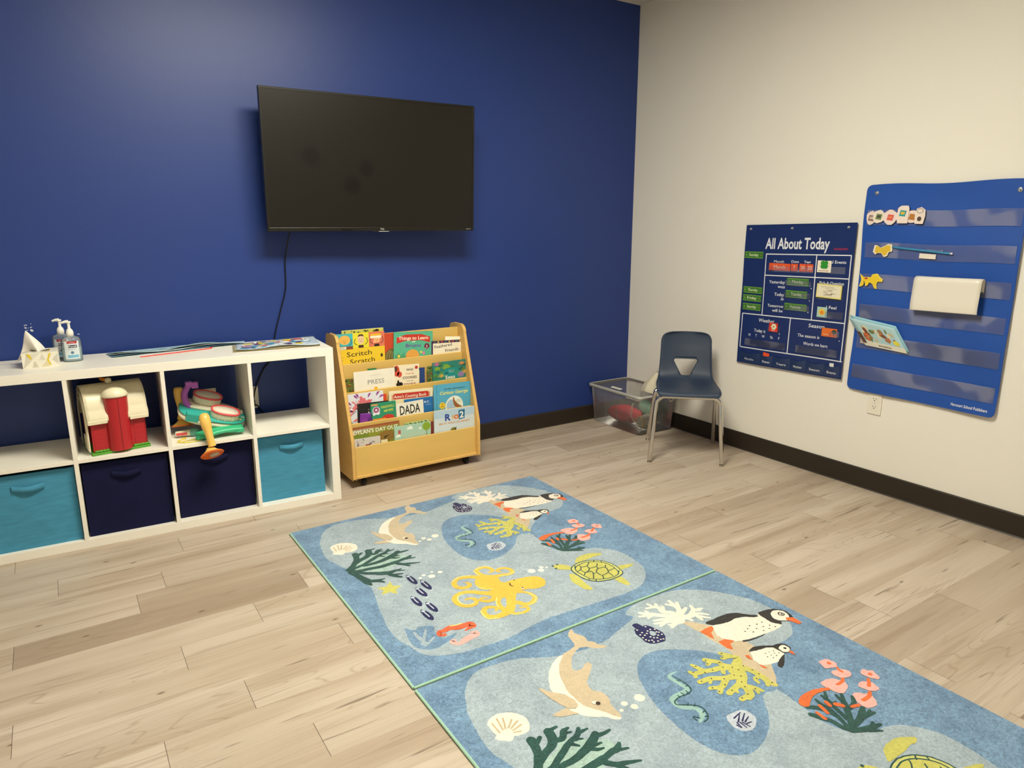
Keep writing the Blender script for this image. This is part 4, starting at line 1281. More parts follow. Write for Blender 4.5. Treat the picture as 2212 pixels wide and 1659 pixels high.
def art_rio(b, w, h, v):
    I(b, '#b3cddf').rect(.002, w - .002, h - .045, h - .002, Z(0.4))
    y = h - .062
    I(b, '#28479a').text('R', w * .26, y, .052, Z(3), .06, w=.036)
    I(b, '#e3b52c').text('i', w * .43, y + .004, .040, Z(3), .05)
    I(b, '#e0762c').text('o', w * .47, y + .004, .048, Z(3), .06, w=.034)
    I(b, '#2f6e94').sheet([(w * .60, y - .004), (w * .745, y), (w * .75, y + .052), (w * .59, y + .050)], Z(2)); I(b, '#eef2f2').text('2', w * .62, y + .006, .050, Z(3), .05, w=.026)
    I(b, '#d99036').text("BLU'S WILD JOURNEY", w * .5, h - .082, .014, Z(3), .03, 'c', w=w * .76)
    I(b, '#7a7428').ell(w * .47, v + .004, .018, .012, Z(3)); I(b, '#3a3420').sheet([(w * .48, v), (w * .54, v + .02), (w * .53, v)], Z(4))

book('yellow green patterned book, rearmost and tallest in the top row', 1, 3, -2166, 796, -1937, 796, '#d9d38a', art_back)
book('teal, yellow and pink book titled Scritch Scratch with three round faces', 1, 0, -2206, 783, -1944, 781, '#e9c431', art_scritch)
book('bright red book with olive curls between the yellow book and the green one', 1, 1.4, -1941, 765, -1873, 765, '#c94a2c', art_red)
book('green book titled Things to Learn with a red banner', 1, 0, -1899, 769, -1668, 757, '#58b392', art_learn)
book('thin brick red book peeking out above the green book', 1, 2.2, -1761, 757, -1676, 758, '#a9482c')
o = book('white book titled Feathered Friends with a purple border', 1, 0, -1672, 700, -1463, 693, '#5a3560', art_feath)
b = MB(PAGE)
for k in range(3): b.surf(lambda u_, v_, k=k: (.09 + .118 * u_, .12 + (.062 + .006 * k) * v_ - .006 * u_ * v_, -.0065 - .001 * k - .004 * v_ * u_), 6, 6)
b.build('loose_pages', o, solid=.0004)
book('small dark leafy patterned book half hidden at the left of the second row', 2, 1, -2197, 555, -2132, 554, '#5f6a2a', art_leaf)
book('plain white book reading PRESS above a yellow dot', 2, 0, -2141, 588, -1913, 588, '#efe9da', art_press)
book('green topped book just showing behind the white PRESS book', 2, 2, -2061, 595, -2012, 594, '#2f7f4f')
book('tan edged book behind the white PRESS book, right of the green one', 2, 2, -2008, 592, -1890, 588, '#c8a574')
book('cream book titled Who Took the Cookies', 2, 1, -1918, 597, -1773, 592, '#efe3c8', art_who)
book('blue and yellow book behind the cream cookies book', 2, 2.2, -1790, 567, -1731, 566, '#23427e', art_blue)
book('green lily pond book titled Seas at the right of the second row', 2, 0, -1686, 587, -1476, 589, '#2b7e74', art_lily)
book('dark green book edge left of the lily pond book', 2, 1, -1713, 569, -1655, 570, '#4c6f3d', art_leaf)
book('white book with a pink coral drawing at the left of the third row', 3, 2, -2203, 483, -1999, 482, '#dfe2ea', art_coral)
book('black book with white capital letters behind a purple book', 3, 1, -2148, 429, -1979, 425, '#211b1c', art_black)
book('small purple book in front of the black book', 3, 0, -2146, 379, -2080, 374, '#7a2f9a', art_purp, .004)
book('orange red book sliver right of the coral book', 3, 3, -2014, 459, -1976, 459, '#dd4f26')
book('green book with yellow title letters beside the DADA book', 3, 0, -2078, 422, -1937, 421, '#2f8f6c', art_mars)
book('white book reading DADA in tall black letters', 3, 0, -1930, 400, -1770, 405, '#eae6d8', art_dada)
book('cream book with a red title banner about counting', 3, 2, -1975, 471, -1717, 460, '#ece2c4', art_anno)
book('bright blue alphabet book between the counting book and DADA', 3, 1, -1886, 416, -1717, 412, '#1f6cae', art_abc)
book('light blue hardcover with a picture in a white circle, right of the third row', 3, 0, -1713, 474, -1480, 470, '#56a9c9', art_george, .0068)
book('brown and green picture book titled Dylans Day Out in the bottom row', 4, 1, -2197, 317, -1933, 318, '#8e4a30', art_dylan)
book('small grey sketch covered board book at bottom left of the rack', 4, 0, -2197, 259, -2050, 256, '#cfc9c2', art_sketch)
book('low cream book edge right of the grey sketch book', 4, .1, -2046, 231, -2010, 230, '#e6dcb4', None, .004)
book('mint green book with clouds and a round tree', 4, 0, -1969, 291, -1756, 288, '#a9cbb6', art_mint)
book('green floral book behind the mint green one', 4, 1, -1903, 298, -1760, 299, '#b3c98a', art_flor)
book('dark red brown book edge between the floral and pale blue books', 4, 1, -1757, 284, -1737, 283, '#7a3226', None, .005)
book('pale blue film picture book reading Wild Journey, bottom right', 4, 0, -1735, 340, -1481, 336, '#cfdbe0', art_rio)

# ------------------------------------------------------------------ things on top of the white shelf
TOP = SHH
t = thing('tissue_box', 'small white tissue box with grey and yellow triangles', 'tissue box', on_shelf(-1.16, -.192, TOP), SHA + .02)
BXM = mat('tissue_card', '#e9e5d6', .5)
b = MB(BXM).box(-.062, .062, -.056, .056, 0, .062)
tri = [('#cfcabc', [(-.06, .0), (-.03, .03), (-.045, .06)]), ('#e3c53a', [(-.048, .058), (-.034, .058), (-.026, .036), (-.032, .034)]), ('#d8d5c9', [(-.03, .03), (0, .06), (-.03, .058)]), ('#c9c4b2', [(-.03, .002), (-.02, .03), (-.008, .002)]),
       ('#d9cfae', [(0, .003), (.022, .028), (.03, .003)]), ('#dcc02c', [(.022, .03), (.032, .058), (.038, .056), (.028, .03), (.036, .008), (.03, .008)]), ('#cac6bb', [(.04, .03), (.06, .055), (.06, .01)]), ('#d5d1c6', [(-.005, .03), (.018, .03), (.008, .058)])]
fb = MB(); fb.ms = b.ms
for c, P in tri:
    b.m(ink(c)); b.add([(p[0], -.0563, p[1]) for p in P], [tuple(range(len(P)))])
for c, P in tri[:6]:
    b.m(ink(c)); b.add([(p[0], -.05 + p[1] * 1.6, .0622) for p in P], [tuple(range(len(P)))])
b.m(mat('dark_gap', '#2a2520', .9)).ell(0, 0, .035, .018, .0624)
b.build('box', t)
TIS = mat('tissue_paper', '#f2ede4', .9, .1, var=.02)
def tis(u_, v_):
    a = (u_ - .5)
    x = -.004 + a * (.035 + .135 * v_ * (1 - .45 * v_)) - .028 * v_ + .006 * math.sin(9 * u_) * v_
    y = -.004 + .018 * math.sin(u_ * 7 + 1) * (1 - .3 * v_) + .01 * v_
    z = .055 + .094 * v_ - .25 * abs(a) ** 1.2 * v_ - (.05 * max(0, -a) * v_)
    return (x, y, z)
MB(TIS).surf(tis, 26, 14).build('tissue', t, solid=.0008)
t = thing('tissue', 'white facial tissue', 'tissue') if False else None

GEL = mat('clear_gel', '#a3cfdc', .12, .6, var=.03)
def bottle(label, x, y, a, front):
    t = thing('hand_sanitizer_bottle', label, 'bottle', on_shelf(x, y, TOP), SHA + a, 'pump bottles beside the tissue box')
    b = MB(clear_mat('bottle_plastic', '#cfdde4', .25, .1))
    pr = [(.034, 0), (.036, .004), (.037, .05), (.036, .09), (.030, .103), (.015, .108), (.013, .116)]
    b.lathe(pr, seg=32, sy=.62); b.build('bottle', t)
    g = MB(GEL).lathe([(.030, .003), (.034, .006), (.0345, .05), (.034, .058)], seg=32, sy=.6); g.build('gel', t)
    Wt = mat('white_pump', '#efece4', .3, .5)
    p = MB(Wt).lathe([(.014, .106), (.014, .124), (.011, .134), (.008, .138), (.0055, .140), (.0055, .162), (.009, .165), (.009, .170)], seg=24)
    p.tube([(0, 0, .168), (-.012, 0, .169), (-.026, 0, .165)], [.008, .006, .004], 10)
    p.build('pump', t)
    l = MB(ink('#d5dde2'))
    def cyl(x_, z_, e=.0006):
        k = min(.999, abs(x_) / .037); return (x_, -(.0375 * .62) * math.sqrt(1 - k * k) - e, z_)
    l.warp = lambda q: cyl(q[0], q[1], .0004 + q[2])
    def patch(x0, x1, y0, y1, z):
        n = 10
        for i in range(n): l.rect(x0 + (x1 - x0) * i / n, x0 + (x1 - x0) * (i + 1) / n, y0, y1, z)
    patch(-.026, .026, .012, .088, 0)
    l.m(ink('#b23030')); patch(-.016, .020, .078, .088, .0002)
    l.m(ink('#2a2a48')); patch(-.012, .019, .060, .072, .0002)
    l.m(ink('#f2f2f2')).text('Purell', -.010, .0625, .0105, .0006, .02, w=.026); l.text('ADVANCED', -.010, .081, .004, .0006, .01)
    l.m(ink('#5a7a9a')).text('Hand Sanitizer', -.016, .052, .005, .0004, .0); l.ell(0, .040, .006, .006, .0003, 16)
    l.m(ink('#7ab8d4')); patch(-.018, .022, .018, .030, .0002)
    l.build('label', t)
bottle('clear pump bottle of hand sanitizer with a red and white label, the front one', -1.050, -.150, .05, True)
bottle('second clear pump bottle standing behind the labelled sanitizer bottle', -1.086, -.066, -.1, False)

def leafstack(name, label, cat, pts, z, th, cols, art=None, wob=.0, nsheet=3):
    t = thing(name, label, cat, on_shelf(0, 0, TOP), SHA)
    cx = sum(p[0] for p in pts) / len(pts); cy = sum(p[1] for p in pts) / len(pts)
    for k in range(nsheet):
        b = MB(ink(cols[k % len(cols)]))
        P = [(cx + (p[0] - cx) * (1 - .008 * k) + .003 * k, cy + (p[1] - cy) * (1 - .015 * k) - .004 * k * (k % 2)) for p in pts]
        def fn(u_, v_, P=P, k=k):
            a = [P[0][i] * (1 - u_) + P[1][i] * u_ for i in (0, 1)]; c = [P[3][i] * (1 - u_) + P[2][i] * u_ for i in (0, 1)]
            return (a[0] * (1 - v_) + c[0] * v_, a[1] * (1 - v_) + c[1] * v_, z + th * k / nsheet + wob * (k + 1) * (math.sin(u_ * 9 + k) * .5 + .5) * (1 - v_) ** 2 + wob * .6 * math.sin(u_ * 3.0))
        b.surf(fn, 30, 6)
        if k == nsheet - 1 and art:
            b.warp = lambda q, fn=fn: (lambda s: (s[0], s[1], s[2] + .0006 + q[2]))(fn(q[0], q[1]))
            art(b)
        b.build('sheet', t, solid=.0006)
    return t
def art_mat(b):
    random.seed(12)
    for i in range(26): b.m(ink(('#cfdfe6', '#8fb9cd', '#e6ecec', '#7c9db4')[i % 4])).stroke([(random.uniform(.05, .9), random.uniform(.1, .9)), (random.uniform(.1, .95), random.uniform(.1, .9))][:1] + [(random.uniform(.2, .9), random.uniform(.1, .9))], .03, i * 1e-5)
def art_mag(b):
    random.seed(21)
    for i in range(90): b.m(ink(('#c8d4e2', '#39456e', '#d9c53e', '#7d3a6a', '#6f9fc4', '#c96a5a', '#eef0ee', '#4a8ab0')[i % 8])).ell(random.uniform(.08, .92), random.uniform(.1, .9), random.uniform(.02, .08), random.uniform(.04, .14), i * 1e-5, 10)
    b.m(ink('#f2efe8')).ell(.86, .75, .05, .12, 6e-4, 12); b.m(ink('#c24a4a')).text('Fun', .82, .68, .12, 7e-4, .03, w=.08)
leafstack('placemat_stack', 'stack of curling pale blue printed sheets lying along the back of the shelf', 'papers',
          [(-.895, -.20), (-.44, -.085), (-.40, -.012), (-.925, -.012)][0:0] or [(-.905, -.155), (-.345, -.068), (-.335, -.008), (-.93, -.040)], .0015, .008, ['#7fb0d0', '#e4e8e4', '#b4d2df'], art_mat, .006)
t = thing('whiteboard_sheet', 'white sheet with a red rounded border lying under the blue placemats', 'sheet', on_shelf(0, 0, TOP), SHA)
b = MB(ink('#efece6')).prism([(-.80, -.20), (-.52, -.125), (-.50, -.115), (-.505, -.07), (-.80, -.09)], .0004, .0014, 'z')
b.m(mat('red_border', '#d8433a', .4)).tube(catmull([(-.80, -.202, .002), (-.65, -.162, .002), (-.54, -.132, .002), (-.505, -.120, .002), (-.497, -.108, .002), (-.502, -.095, .002)], 4), .0028, 8)
b.build('sheet', t)
leafstack('comic_magazine', 'thick colourful newsprint magazine with curling cream pages on the right of the shelf top', 'magazine',
          [(-.43, -.285), (-.042, -.305), (-.008, -.014), (-.405, -.095)], .0012, .011, ['#cfc39a', '#d9cfa8', '#ddd4b0', '#b7c7d6'], art_mag, .0022, 4)

# ------------------------------------------------------------------ toy barn
MIDZ = K0 + OP + TH
RED = mat('red_toy_plastic', '#b3222a', .35, .5, var=.03)
CRM = mat('cream_toy_plastic', '#e6dfc2', .35, .5, var=.03)
GRN = mat('green_toy_plastic', '#4f9a2a', .4, .5, var=.08, scale=60)
barn = thing('toy_barn', 'red toy barn with a cream roof and round silo on a green base', 'toy barn', on_shelf(-.930, -.235, MIDZ), SHA + .17)
bw, y0, y1 = .111, -.092, .085
b = MB(GRN)
b.box(-bw, -.004, y0 - .014, y1, 0, .011); b.box(.0, bw, y0 - .014, y1, 0, .011)
random.seed(7)
for s in (-1, 1):
    for k in range(9):
        x = s * (.052 + .05 * k / 9 + random.uniform(-.004, .004))
        b.lathe([(.001, 0), (.009, .002), (.007, .007), (.001, .009)], (x, y0 - .003, .011), 8)
b.build('base', barn, .003)
b = MB(RED)
b.box(-bw + .008, -.04, y0, y0 + .006, .011, .150); b.box(.04, bw - .008, y0, y0 + .006, .011, .150)
b.box(-bw + .008, bw - .008, y1 - .006, y1, .011, .150); b.box(bw - .014, bw - .008, y0, y1, .011, .150)
arch = [(y1 * math.cos(a), .15 + .10 * math.sin(a)) for a in [math.pi * i / 14 for i in range(15)]]
b.prism([(y1 - .006, .15), (y0 + .006, .15)][::-1] + [(y * .93, z) for y, z in arch], bw - .014, bw - .008, 'x')
for x in (-.078, .074):        # raised door panels
    b.box(x - .018, x + .018, y0 - .002, y0, .018, .125)
    for z in (.03, .05, .07, .09, .11): b.box(x - .014, x + .014, y0 - .0035, y0 - .002, z, z + .004)
b.build('walls', barn, .0012)
b = MB(mat('barn_inside', '#7a3028', .6)); b.box(-.03, .02, -.02, .03, .011, .13); b.box(-bw + .02, bw - .02, -.01, 0, .011, .2); b.build('inside_wall', barn)
b = MB(CRM)
def roof(u_, v_):
    x = -bw - .004 + (2 * bw + .008) * u_
    a = math.pi * (1.02 - 1.04 * v_)
    yy = (y1 + .012) * math.cos(a); zz = .150 + .132 * max(-.05, math.sin(a)) ** .8 if math.sin(a) > 0 else .148
    lip = .012 if v_ < .06 or v_ > .94 else 0
    return (x, yy - (lip if v_ < .5 else -lip), zz - (.006 if lip else 0))
b.surf(roof, 16, 40)
b.build('roof', barn, solid=.005)
for s in (-1, 1):
    MB(CRM).box(s * .078 - .036, s * .078 + .036, y0 - .022, y0 + .004, .134, .150).build('roof_eave', barn, .002)
b = MB(CRM)
for k, r_ in ((0, .085), (1, .066)):
    P = [(-bw - .004 - k * .002, r_ * math.cos(a), .15 + (r_ + .02) * math.sin(a)) for a in [math.pi * i / 20 for i in range(21)]]
    b.tube([(P[0][0], P[0][1], .015)] + P + [(P[0][0], P[-1][1], .015)], .0035 if k == 0 else .0022, 8)
for y in (-.05, -.03, -.01, .01): b.box(-bw - .006, -bw - .002, y - .0025, y + .0025, .012, .075)
b.build('gable_arch', barn)
b = MB(RED)
prof = [(.045 * math.sin(a), y0 + .004 - .042 * math.cos(a)) for a in [R(-90 + 180 * i / 18) for i in range(19)]]
b.prism(prof, .011, .242, 'z', smooth=True)
b.m(mat('seam_dark', '#5a1216', .7)).box(-.001, .001, y0 - .0386, y0 - .037, .011, .242)
b.build('silo', barn)
b = MB(CRM).lathe([(.050, 0), (.050, .006), (.046, .018), (.034, .032), (.016, .040), (.002, .042)], (0, y0 + .006, .240), 28, sy=.95); b.build('silo_dome', barn)
MB(CRM).lathe([(.001, -.013), (.010, -.009), (.0135, 0), (.010, .009), (.001, .013)], (-.008, -.03, .297), 16).build('knob', barn)
MB(mat('orange_toy', '#e0861f', .4)).tube(catmull([(-.012, -.03, .300), (-.024, -.01, .300), (-.026, .02, .300), (-.022, .045, .296)], 5), .0075, 10).build('handle', barn)

# ------------------------------------------------------------------ musical toy
TQ = mat('turquoise_plastic', '#37b0a6', .3, .5)
IV = mat('ivory_plastic', '#ece6cd', .35, .5)
PK = mat('coral_pink_plastic', '#e2545a', .35, .5)
YL = mat('pale_yellow_plastic', '#f0c264', .3, .5)
OR = mat('orange_plastic', '#ee7423', .3, .5)
PU = mat('purple_plastic', '#a957b5', .35, .5)
JG = mat('jade_plastic', '#3bbb88', .35, .5)
mt = thing('musical_toy', 'turquoise and ivory toy music table with two drums, yellow leg hanging off the shelf', 'toy', on_shelf(-.535, -.215, MIDZ), SHA)
TM = Matrix.Translation((0, 0, .086)) @ Matrix.Rotation(R(17), 4, 'Y') @ Matrix.Rotation(R(16), 4, 'X')
def sup(a, rx_, ry_, e=.75):
    c, s = math.cos(a), math.sin(a)
    return (rx_ * math.copysign(abs(c) ** e, c), ry_ * math.copysign(abs(s) ** e, s))
def slab(b, rx_, ry_, z0, z1, cx=0, cy=0, e=.75, n=40, bev=.006):
    prof = [(1 - bev / rx_, z0), (1, z0 + bev), (1, z1 - bev), (1 - bev / rx_, z1)]
    vs, fs = [], []
    for k, z in prof:
        for i in range(n):
            p = sup(2 * math.pi * i / n, rx_ * k, ry_ * k, e); vs.append((p[0] + cx, p[1] + cy, z))
    for j in range(3):
        for i in range(n): fs.append((j * n + i, j * n + (i + 1) % n, (j + 1) * n + (i + 1) % n, (j + 1) * n + i))
    fs += [tuple(reversed(range(n))), tuple(range(3 * n, 4 * n))]
    b.add(vs, fs, True)
b = MB(IV); b.X = TM; slab(b, .147, .098, -.022, .004, bev=.010); b.build('lower_shell', mt)
b = MB(TQ); b.X = TM; slab(b, .146, .097, .004, .014)
b.box(-.118, -.066, -.098, -.058, -.006, .030)
b.m(ink('#f0e070')); b.ell(.117, -.045, .010, .007, .0146, 10); b.m(ink('#f0ece0')).ell(.132, -.02, .009, .006, .0146, 10); b.m(ink('#d8574e')).ell(.10, -.062, .006, .005, .0146, 10)
b.build('top_shell', mt)
b = MB(IV); b.X = TM; slab(b, .115, .045, .014, .026, -.02, .03, bev=.004); b.build('drum_deck', mt)
for (cx, cy, z, nm) in ((.045, -.045, .014, 1), (-.03, .052, .030, 2)):
    d = MB(IV); d.X = TM
    slab(d, .062, .042, z, z + .034, cx, cy, .85, bev=.003)
    for k in (-1, 0, 1): d.box(cx + k * .03 - .0015, cx + k * .03 + .0015, cy - .0435, cy - .041, z, z + .03)
    o = d.build('drum', mt)
    d = MB(PK); d.X = TM
    n = 36
    d.tube([(cx + sup(2 * math.pi * i / n, .061, .041, .85)[0], cy + sup(2 * math.pi * i / n, .061, .041, .85)[1], z + .034) for i in range(n)], .0048, 8, closed=True)
    d.build('rim', o)
    d = MB(mat('drum_skin', '#e4dccd', .5)); d.X = TM; slab(d, .050, .032, z + .033, z + .0375, cx, cy, .95, bev=.002); d.build('pad', o)
b = MB(IV); b.X = TM
for i in range(10):
    b.box(.074 + i * .0062, .074 + i * .0062 + .0053, .012, .075 - i * .003, .014, .019)
b.m(mat('key_black', '#2b2b30', .3))
for i in (0, 1, 3, 4, 5, 7, 8): b.box(.0785 + i * .0062, .0785 + i * .0062 + .003, .040, .074 - i * .003, .019, .022)
b.build('keyboard', mt)
b = MB(JG)
def stand(u_, v_):
    x = -.085 + .20 * u_
    return (x, -.128 + .05 * v_, .006 + .020 * v_ + .012 * math.sin(u_ * math.pi) ** 2 + .010 * u_)
b.surf(stand, 24, 6)
b.tube(catmull([(-.085, -.125, .013), (-.05, -.134, .018), (.0, -.13, .028), (.06, -.125, .030), (.11, -.12, .026)], 4), .007, 8)
b.build('stand', mt, solid=.006)
def leg(P, foot_c, foot_n, name):
    b = MB(YL)
    Q = catmull(P, 5)
    b.tube([q[:3] for q in Q], [q[3] for q in Q], 20)
    lg = b.build(name, mt)
    nrm = Vector(foot_n).normalized()
    q = nrm.to_track_quat('Z', 'Y').to_matrix()
    c = MB(YL).lathe([(.016, -.030), (.024, -.018), (.042, -.004), (.046, 0)], foot_c, 28, q); c.build('cone', lg)
    c = MB(OR).lathe([(.030, -.002), (.047, -.002), (.050, .001), (.047, .004), (.03, .0045)], foot_c, 32, q)
    c.build('foot', lg)
    c = MB(mat('grey_rubber', '#c8b9a4', .7)).lathe([(.002, .0045), (.021, .0045), (.021, .0062), (.002, .0062)], tuple(Vector(foot_c) + q @ Vector((.008, 0, 0))), 20, q)
    c.build('foot_pad', lg)
leg([(-.050, -.150, .118, .019), (-.050, -.160, .108, .0225), (-.047, -.172, .080, .022), (-.042, -.182, .048, .017), (-.036, -.194, .005, .0155), (-.034, -.198, -.012, .017)], (-.038, -.206, -.046), (.12, -.60, -.78), 'front_leg')
leg([(-.128, .045, .214, .016), (-.128, .045, .200, .021), (-.128, .044, .17, .020), (-.128, .043, .12, .012), (-.128, .042, .09, .012), (-.128, .042, .07, .018)], (-.125, .042, .036), (0, -.25, -1), 'rear_leg')
b = MB(PU)
Q = catmull([(-.088, .0, .125, .013), (-.104, .0, .150, .014), (-.108, .0, .190, .014), (-.092, -.0, .222, .013), (-.078, -.0, .236, .014)], 5)
b.tube([q[:3] for q in Q], [q[3] for q in Q], 16)
b.box(-.100, -.072, -.014, .014, .222, .246); b.box(-.076, -.048, -.013, .013, .214, .242)
b.build('microphone_holder', mt, .003)
b = MB(mat('panel_ivory', '#d9d2b8', .5)).box(-.03, .035, .085, .09, .12, .185); b.X = Matrix.Identity(4); b.build('back_flap', mt)

t = thing('toy_microphone', 'pink and ivory toy microphone with a turquoise head lying on the shelf', 'toy microphone', on_shelf(-.700, -.245, MIDZ + .019), SHA - .12)
Rx = Matrix.Rotation(R(90), 3, 'Y')
MB(IV).lathe([(.002, 0), (.011, .002), (.012, .02), (.014, .065)], (0, 0, 0), 20, Rx).build('handle', t)
MB(PK).box(.005, .05, -.0145, -.0115, -.006, .006).build('switch_strip', t, .002)
MB(mat('dusty_teal', '#5fa394', .4)).lathe([(.014, .062), (.017, .066), (.0185, .078), (.017, .092), (.010, .101), (.001, .104)], (0, 0, 0), 20, Rx).build('head', t)
b = MB(mat('yellow_cord', '#e6cf4a', .5))
Pc = [(-.700, -.335, .002), (-.692, -.30, .002), (-.66, -.285, .002), (-.67, -.27, .002), (-.69, -.315, .002), (-.68, -.345, .002), (-.65, -.355, .002), (-.612, -.345, .002), (-.600, -.328, .002), (-.62, -.318, .002), (-.66, -.322, .002), (-.695, -.335, .002)]
b.tube([on_shelf(p[0], p[1], MIDZ + .0028) for p in catmull(Pc, 5)], .0022, 8)
tag(b.build('looped_cord'), 'loop of thin yellow cord lying on the shelf beside the toy microphone', 'cord')

# ------------------------------------------------------------------ school chair
CH = thing('school_chair', 'small navy plastic school chair with chrome legs and a trapezoid hole in its back', 'chair', (-.493, -1.038, 0), R(-42.8))
SHELL = mat('navy_shell', '#2b3950', .42, .45, var=.05, bump=.15, bscale=900)
CHR = mat('chrome', '#d6d4d0', .13, .5, 1.0, var=.02)
prof = [(-.020, .398, .158), (-.016, .412, .168), (0, .421, .170), (.05, .424, .171), (.13, .420, .171), (.20, .417, .170), (.255, .420, .166), (.295, .431, .159), (.316, .452, .155), (.329, .484, .151), (.343, .54, .1475), (.358, .61, .145), (.368, .655, .143), (.373, .680, .132), (.375, .693, .112), (.376, .699, .085)]
PP = catmull(prof, 4)
def shell_pt(u_, v_, off=0.0):
    s = v_ * (len(PP) - 1); k = min(int(s), len(PP) - 2); f_ = s - k
    y, z, hw = [PP[k][i] * (1 - f_) + PP[k + 1][i] * f_ for i in range(3)]
    x = (u_ * 2 - 1)
    dish = (1 - x * x)
    z -= .012 * dish * min(1, v_ * 5) * max(0, min(1, (.42 - v_) * 5))
    y += .020 * dish * max(0, min(1, (v_ - .5) * 4))
    return Vector((x * hw, y, z))
b = MB(SHELL)
nu, nv = 28, 60
def sfn(off):
    def g(u_, v_):
        e = .004
        p = shell_pt(u_, v_)
        du = shell_pt(min(1, u_ + e), v_) - shell_pt(max(0, u_ - e), v_)
        dv = shell_pt(u_, min(1, v_ + e)) - shell_pt(u_, max(0, v_ - e))
        n = du.cross(dv).normalized()
        return tuple(p + n * off)
    return g
A_ = [sfn(.0025)(i / nu, j / nv) for j in range(nv + 1) for i in range(nu + 1)]
B_ = [sfn(-.0025)(i / nu, j / nv) for j in range(nv + 1) for i in range(nu + 1)]
w_ = nu + 1
fs = []
nA = len(A_)
for j in range(nv):
    for i in range(nu):
        a = j * w_ + i
        fs.append((a, a + 1, a + 1 + w_, a + w_)); fs.append((a + nA, a + w_ + nA, a + 1 + w_ + nA, a + 1 + nA))
for i in range(nu):
    fs.append((i, i + nA, i + 1 + nA, i + 1)); a = nv * w_ + i; fs.append((a, a + 1, a + 1 + nA, a + nA))
for j in range(nv):
    a = j * w_; fs.append((a, a + w_, a + w_ + nA, a + nA)); a = j * w_ + nu; fs.append((a, a + nA, a + w_ + nA, a + w_))
b.add(A_ + B_, fs, True)
tmp = b.build('seat_shell')
cut = MB(SHELL)
hole = [(-.072, .545), (-.062, .555), (.062, .555), (.072, .545), (.071, .535), (.031, .450), (.022, .442), (-.022, .442), (-.031, .450), (-.071, .535)]
hole = [(x * .99, .4985 + (z - .4985) * .87 - .002) for x, z in hole]
cut.prism(hole, .25, .45, 'y')
cu_o = cut.build('cutter')
md = tmp.modifiers.new('b', 'BOOLEAN'); md.operation = 'DIFFERENCE'; md.object = cu_o; md.solver = 'EXACT'
dg = bpy.context.evaluated_depsgraph_get()
me = bpy.data.meshes.new_from_object(tmp.evaluated_get(dg))
tmp.modifiers.clear(); tmp.data = me
bpy.data.objects.remove(cu_o)
# rolled rim along the outline and round the hole, joined to the shell
rim = MB(SHELL)
loop = [shell_pt(0, v / 60) for v in range(0, 61)] + [shell_pt(u / 14, 1) for u in range(1, 15)] + [shell_pt(1, 1 - v / 60) for v in range(1, 61)] + [shell_pt(1 - u / 14, 0) for u in range(1, 14)]
rim.tube(loop, .0042, 8, closed=True)
def back_y(x, z):
    best = None
    for v in range(30, 61):
        p = shell_pt(.5 + x / (2 * .147), v / 60)
        if best is None or abs(p.z - z) < best[0]: best = (abs(p.z - z), p.y)
    return best[1]
hl = []
for i in range(len(hole)):
    a, c = hole[i], hole[(i + 1) % len(hole)]
    for k in range(3): hl.append((a[0] + (c[0] - a[0]) * k / 3, a[1] + (c[1] - a[1]) * k / 3))
rim.tube([(x, back_y(x, z) - .001, z) for x, z in hl], .0034, 8, closed=True)
bm = bmesh.new(); bm.from_mesh(me)
tm = bpy.data.meshes.new('t'); tm.from_pydata(rim.v, [], rim.f)
for p in tm.polygons: p.use_smooth = True
bm.from_mesh(tm); bm.to_mesh(me); bm.free(); bpy.data.meshes.remove(tm)
tmp.parent = CH
def legpath(xf, yf, zt, xt, yt, s):
    return [(s * xf, yf, .012), (s * (xf * .45 + xt * .55), yf * .45 + yt * .55, zt * .55), (s * (xt + .004), yt, zt - .05), (s * (xt - .008), yt, zt - .018), (s * (xt - .035), yt, zt), (0, yt, zt + .001)]
for yf, yt, nm, xf in ((.0, .012, 'front', .200), (.435, .245, 'rear', .200)):
    for s in (-1, 1):
        P = legpath(xf, yf, .388, .172, yt, s)
        Q = [P[0], P[1], P[2]] + catmull([P[1], P[2], P[3], P[4]], 5)[6:] + [P[5]]
        o = MB(CHR).tube(Q, .0125, 16).build('leg', CH)
        g = MB(mat('glide_metal', '#a39b8c', .25, .5, .9)).lathe([(.004, .013), (.0045, .008), (.011, .007), (.0135, .004), (.0125, .0005), (.002, .0003)], (s * xf, yf, 0), 18)
        g.build('glide', o)
b = MB(CHR)
for s in (-1, 1): b.tube([(s * .11, .012, .392), (s * .11, .13, .398), (s * .11, .245, .392)], .008, 10)
b.build('seat_rail', CH)

# ------------------------------------------------------------------ clear storage tub
TUBM = clear_mat('clear_tub_plastic', '#dcdcda', .11, .3)
RIMM = clear_mat('clear_tub_rim', '#e8e6e0', .5, .2)
tub = thing('storage_tub', 'clear plastic storage tub on the floor in the corner beside the chair', 'storage tub', (-.190, -.268, 0))
x2, y2, x1_, y1_, hh = .151, .231, .170, .247, .262
def ring(z, e=0.0, n=7):
    k = z / hh
    ax, ay = x2 + (x1_ - x2) * k + e, y2 + (y1_ - y2) * k + e
    r_ = .03
    P = []
    for (cx, cy, a0) in ((ax - r_, ay - r_, 0), (-ax + r_, ay - r_, 90), (-ax + r_, -ay + r_, 180), (ax - r_, -ay + r_, 270)):
        for i in range(n): a = R(a0 + 90 * i / (n - 1)); P.append((cx + r_ * math.cos(a), cy + r_ * math.sin(a), z))
    return P
b = MB(TUBM)
rs = [ring(.0015, -.006), ring(.006, .0), ring(.10), ring(.20), ring(hh)]
n = len(rs[0])
vs = sum(rs, [])
fs = [tuple(reversed(range(n)))] + [(j * n + i, j * n + (i + 1) % n, (j + 1) * n + (i + 1) % n, (j + 1) * n + i) for j in range(4) for i in range(n)]
b.add(vs, fs[1:], True); b.add(rs[0], [fs[0]])
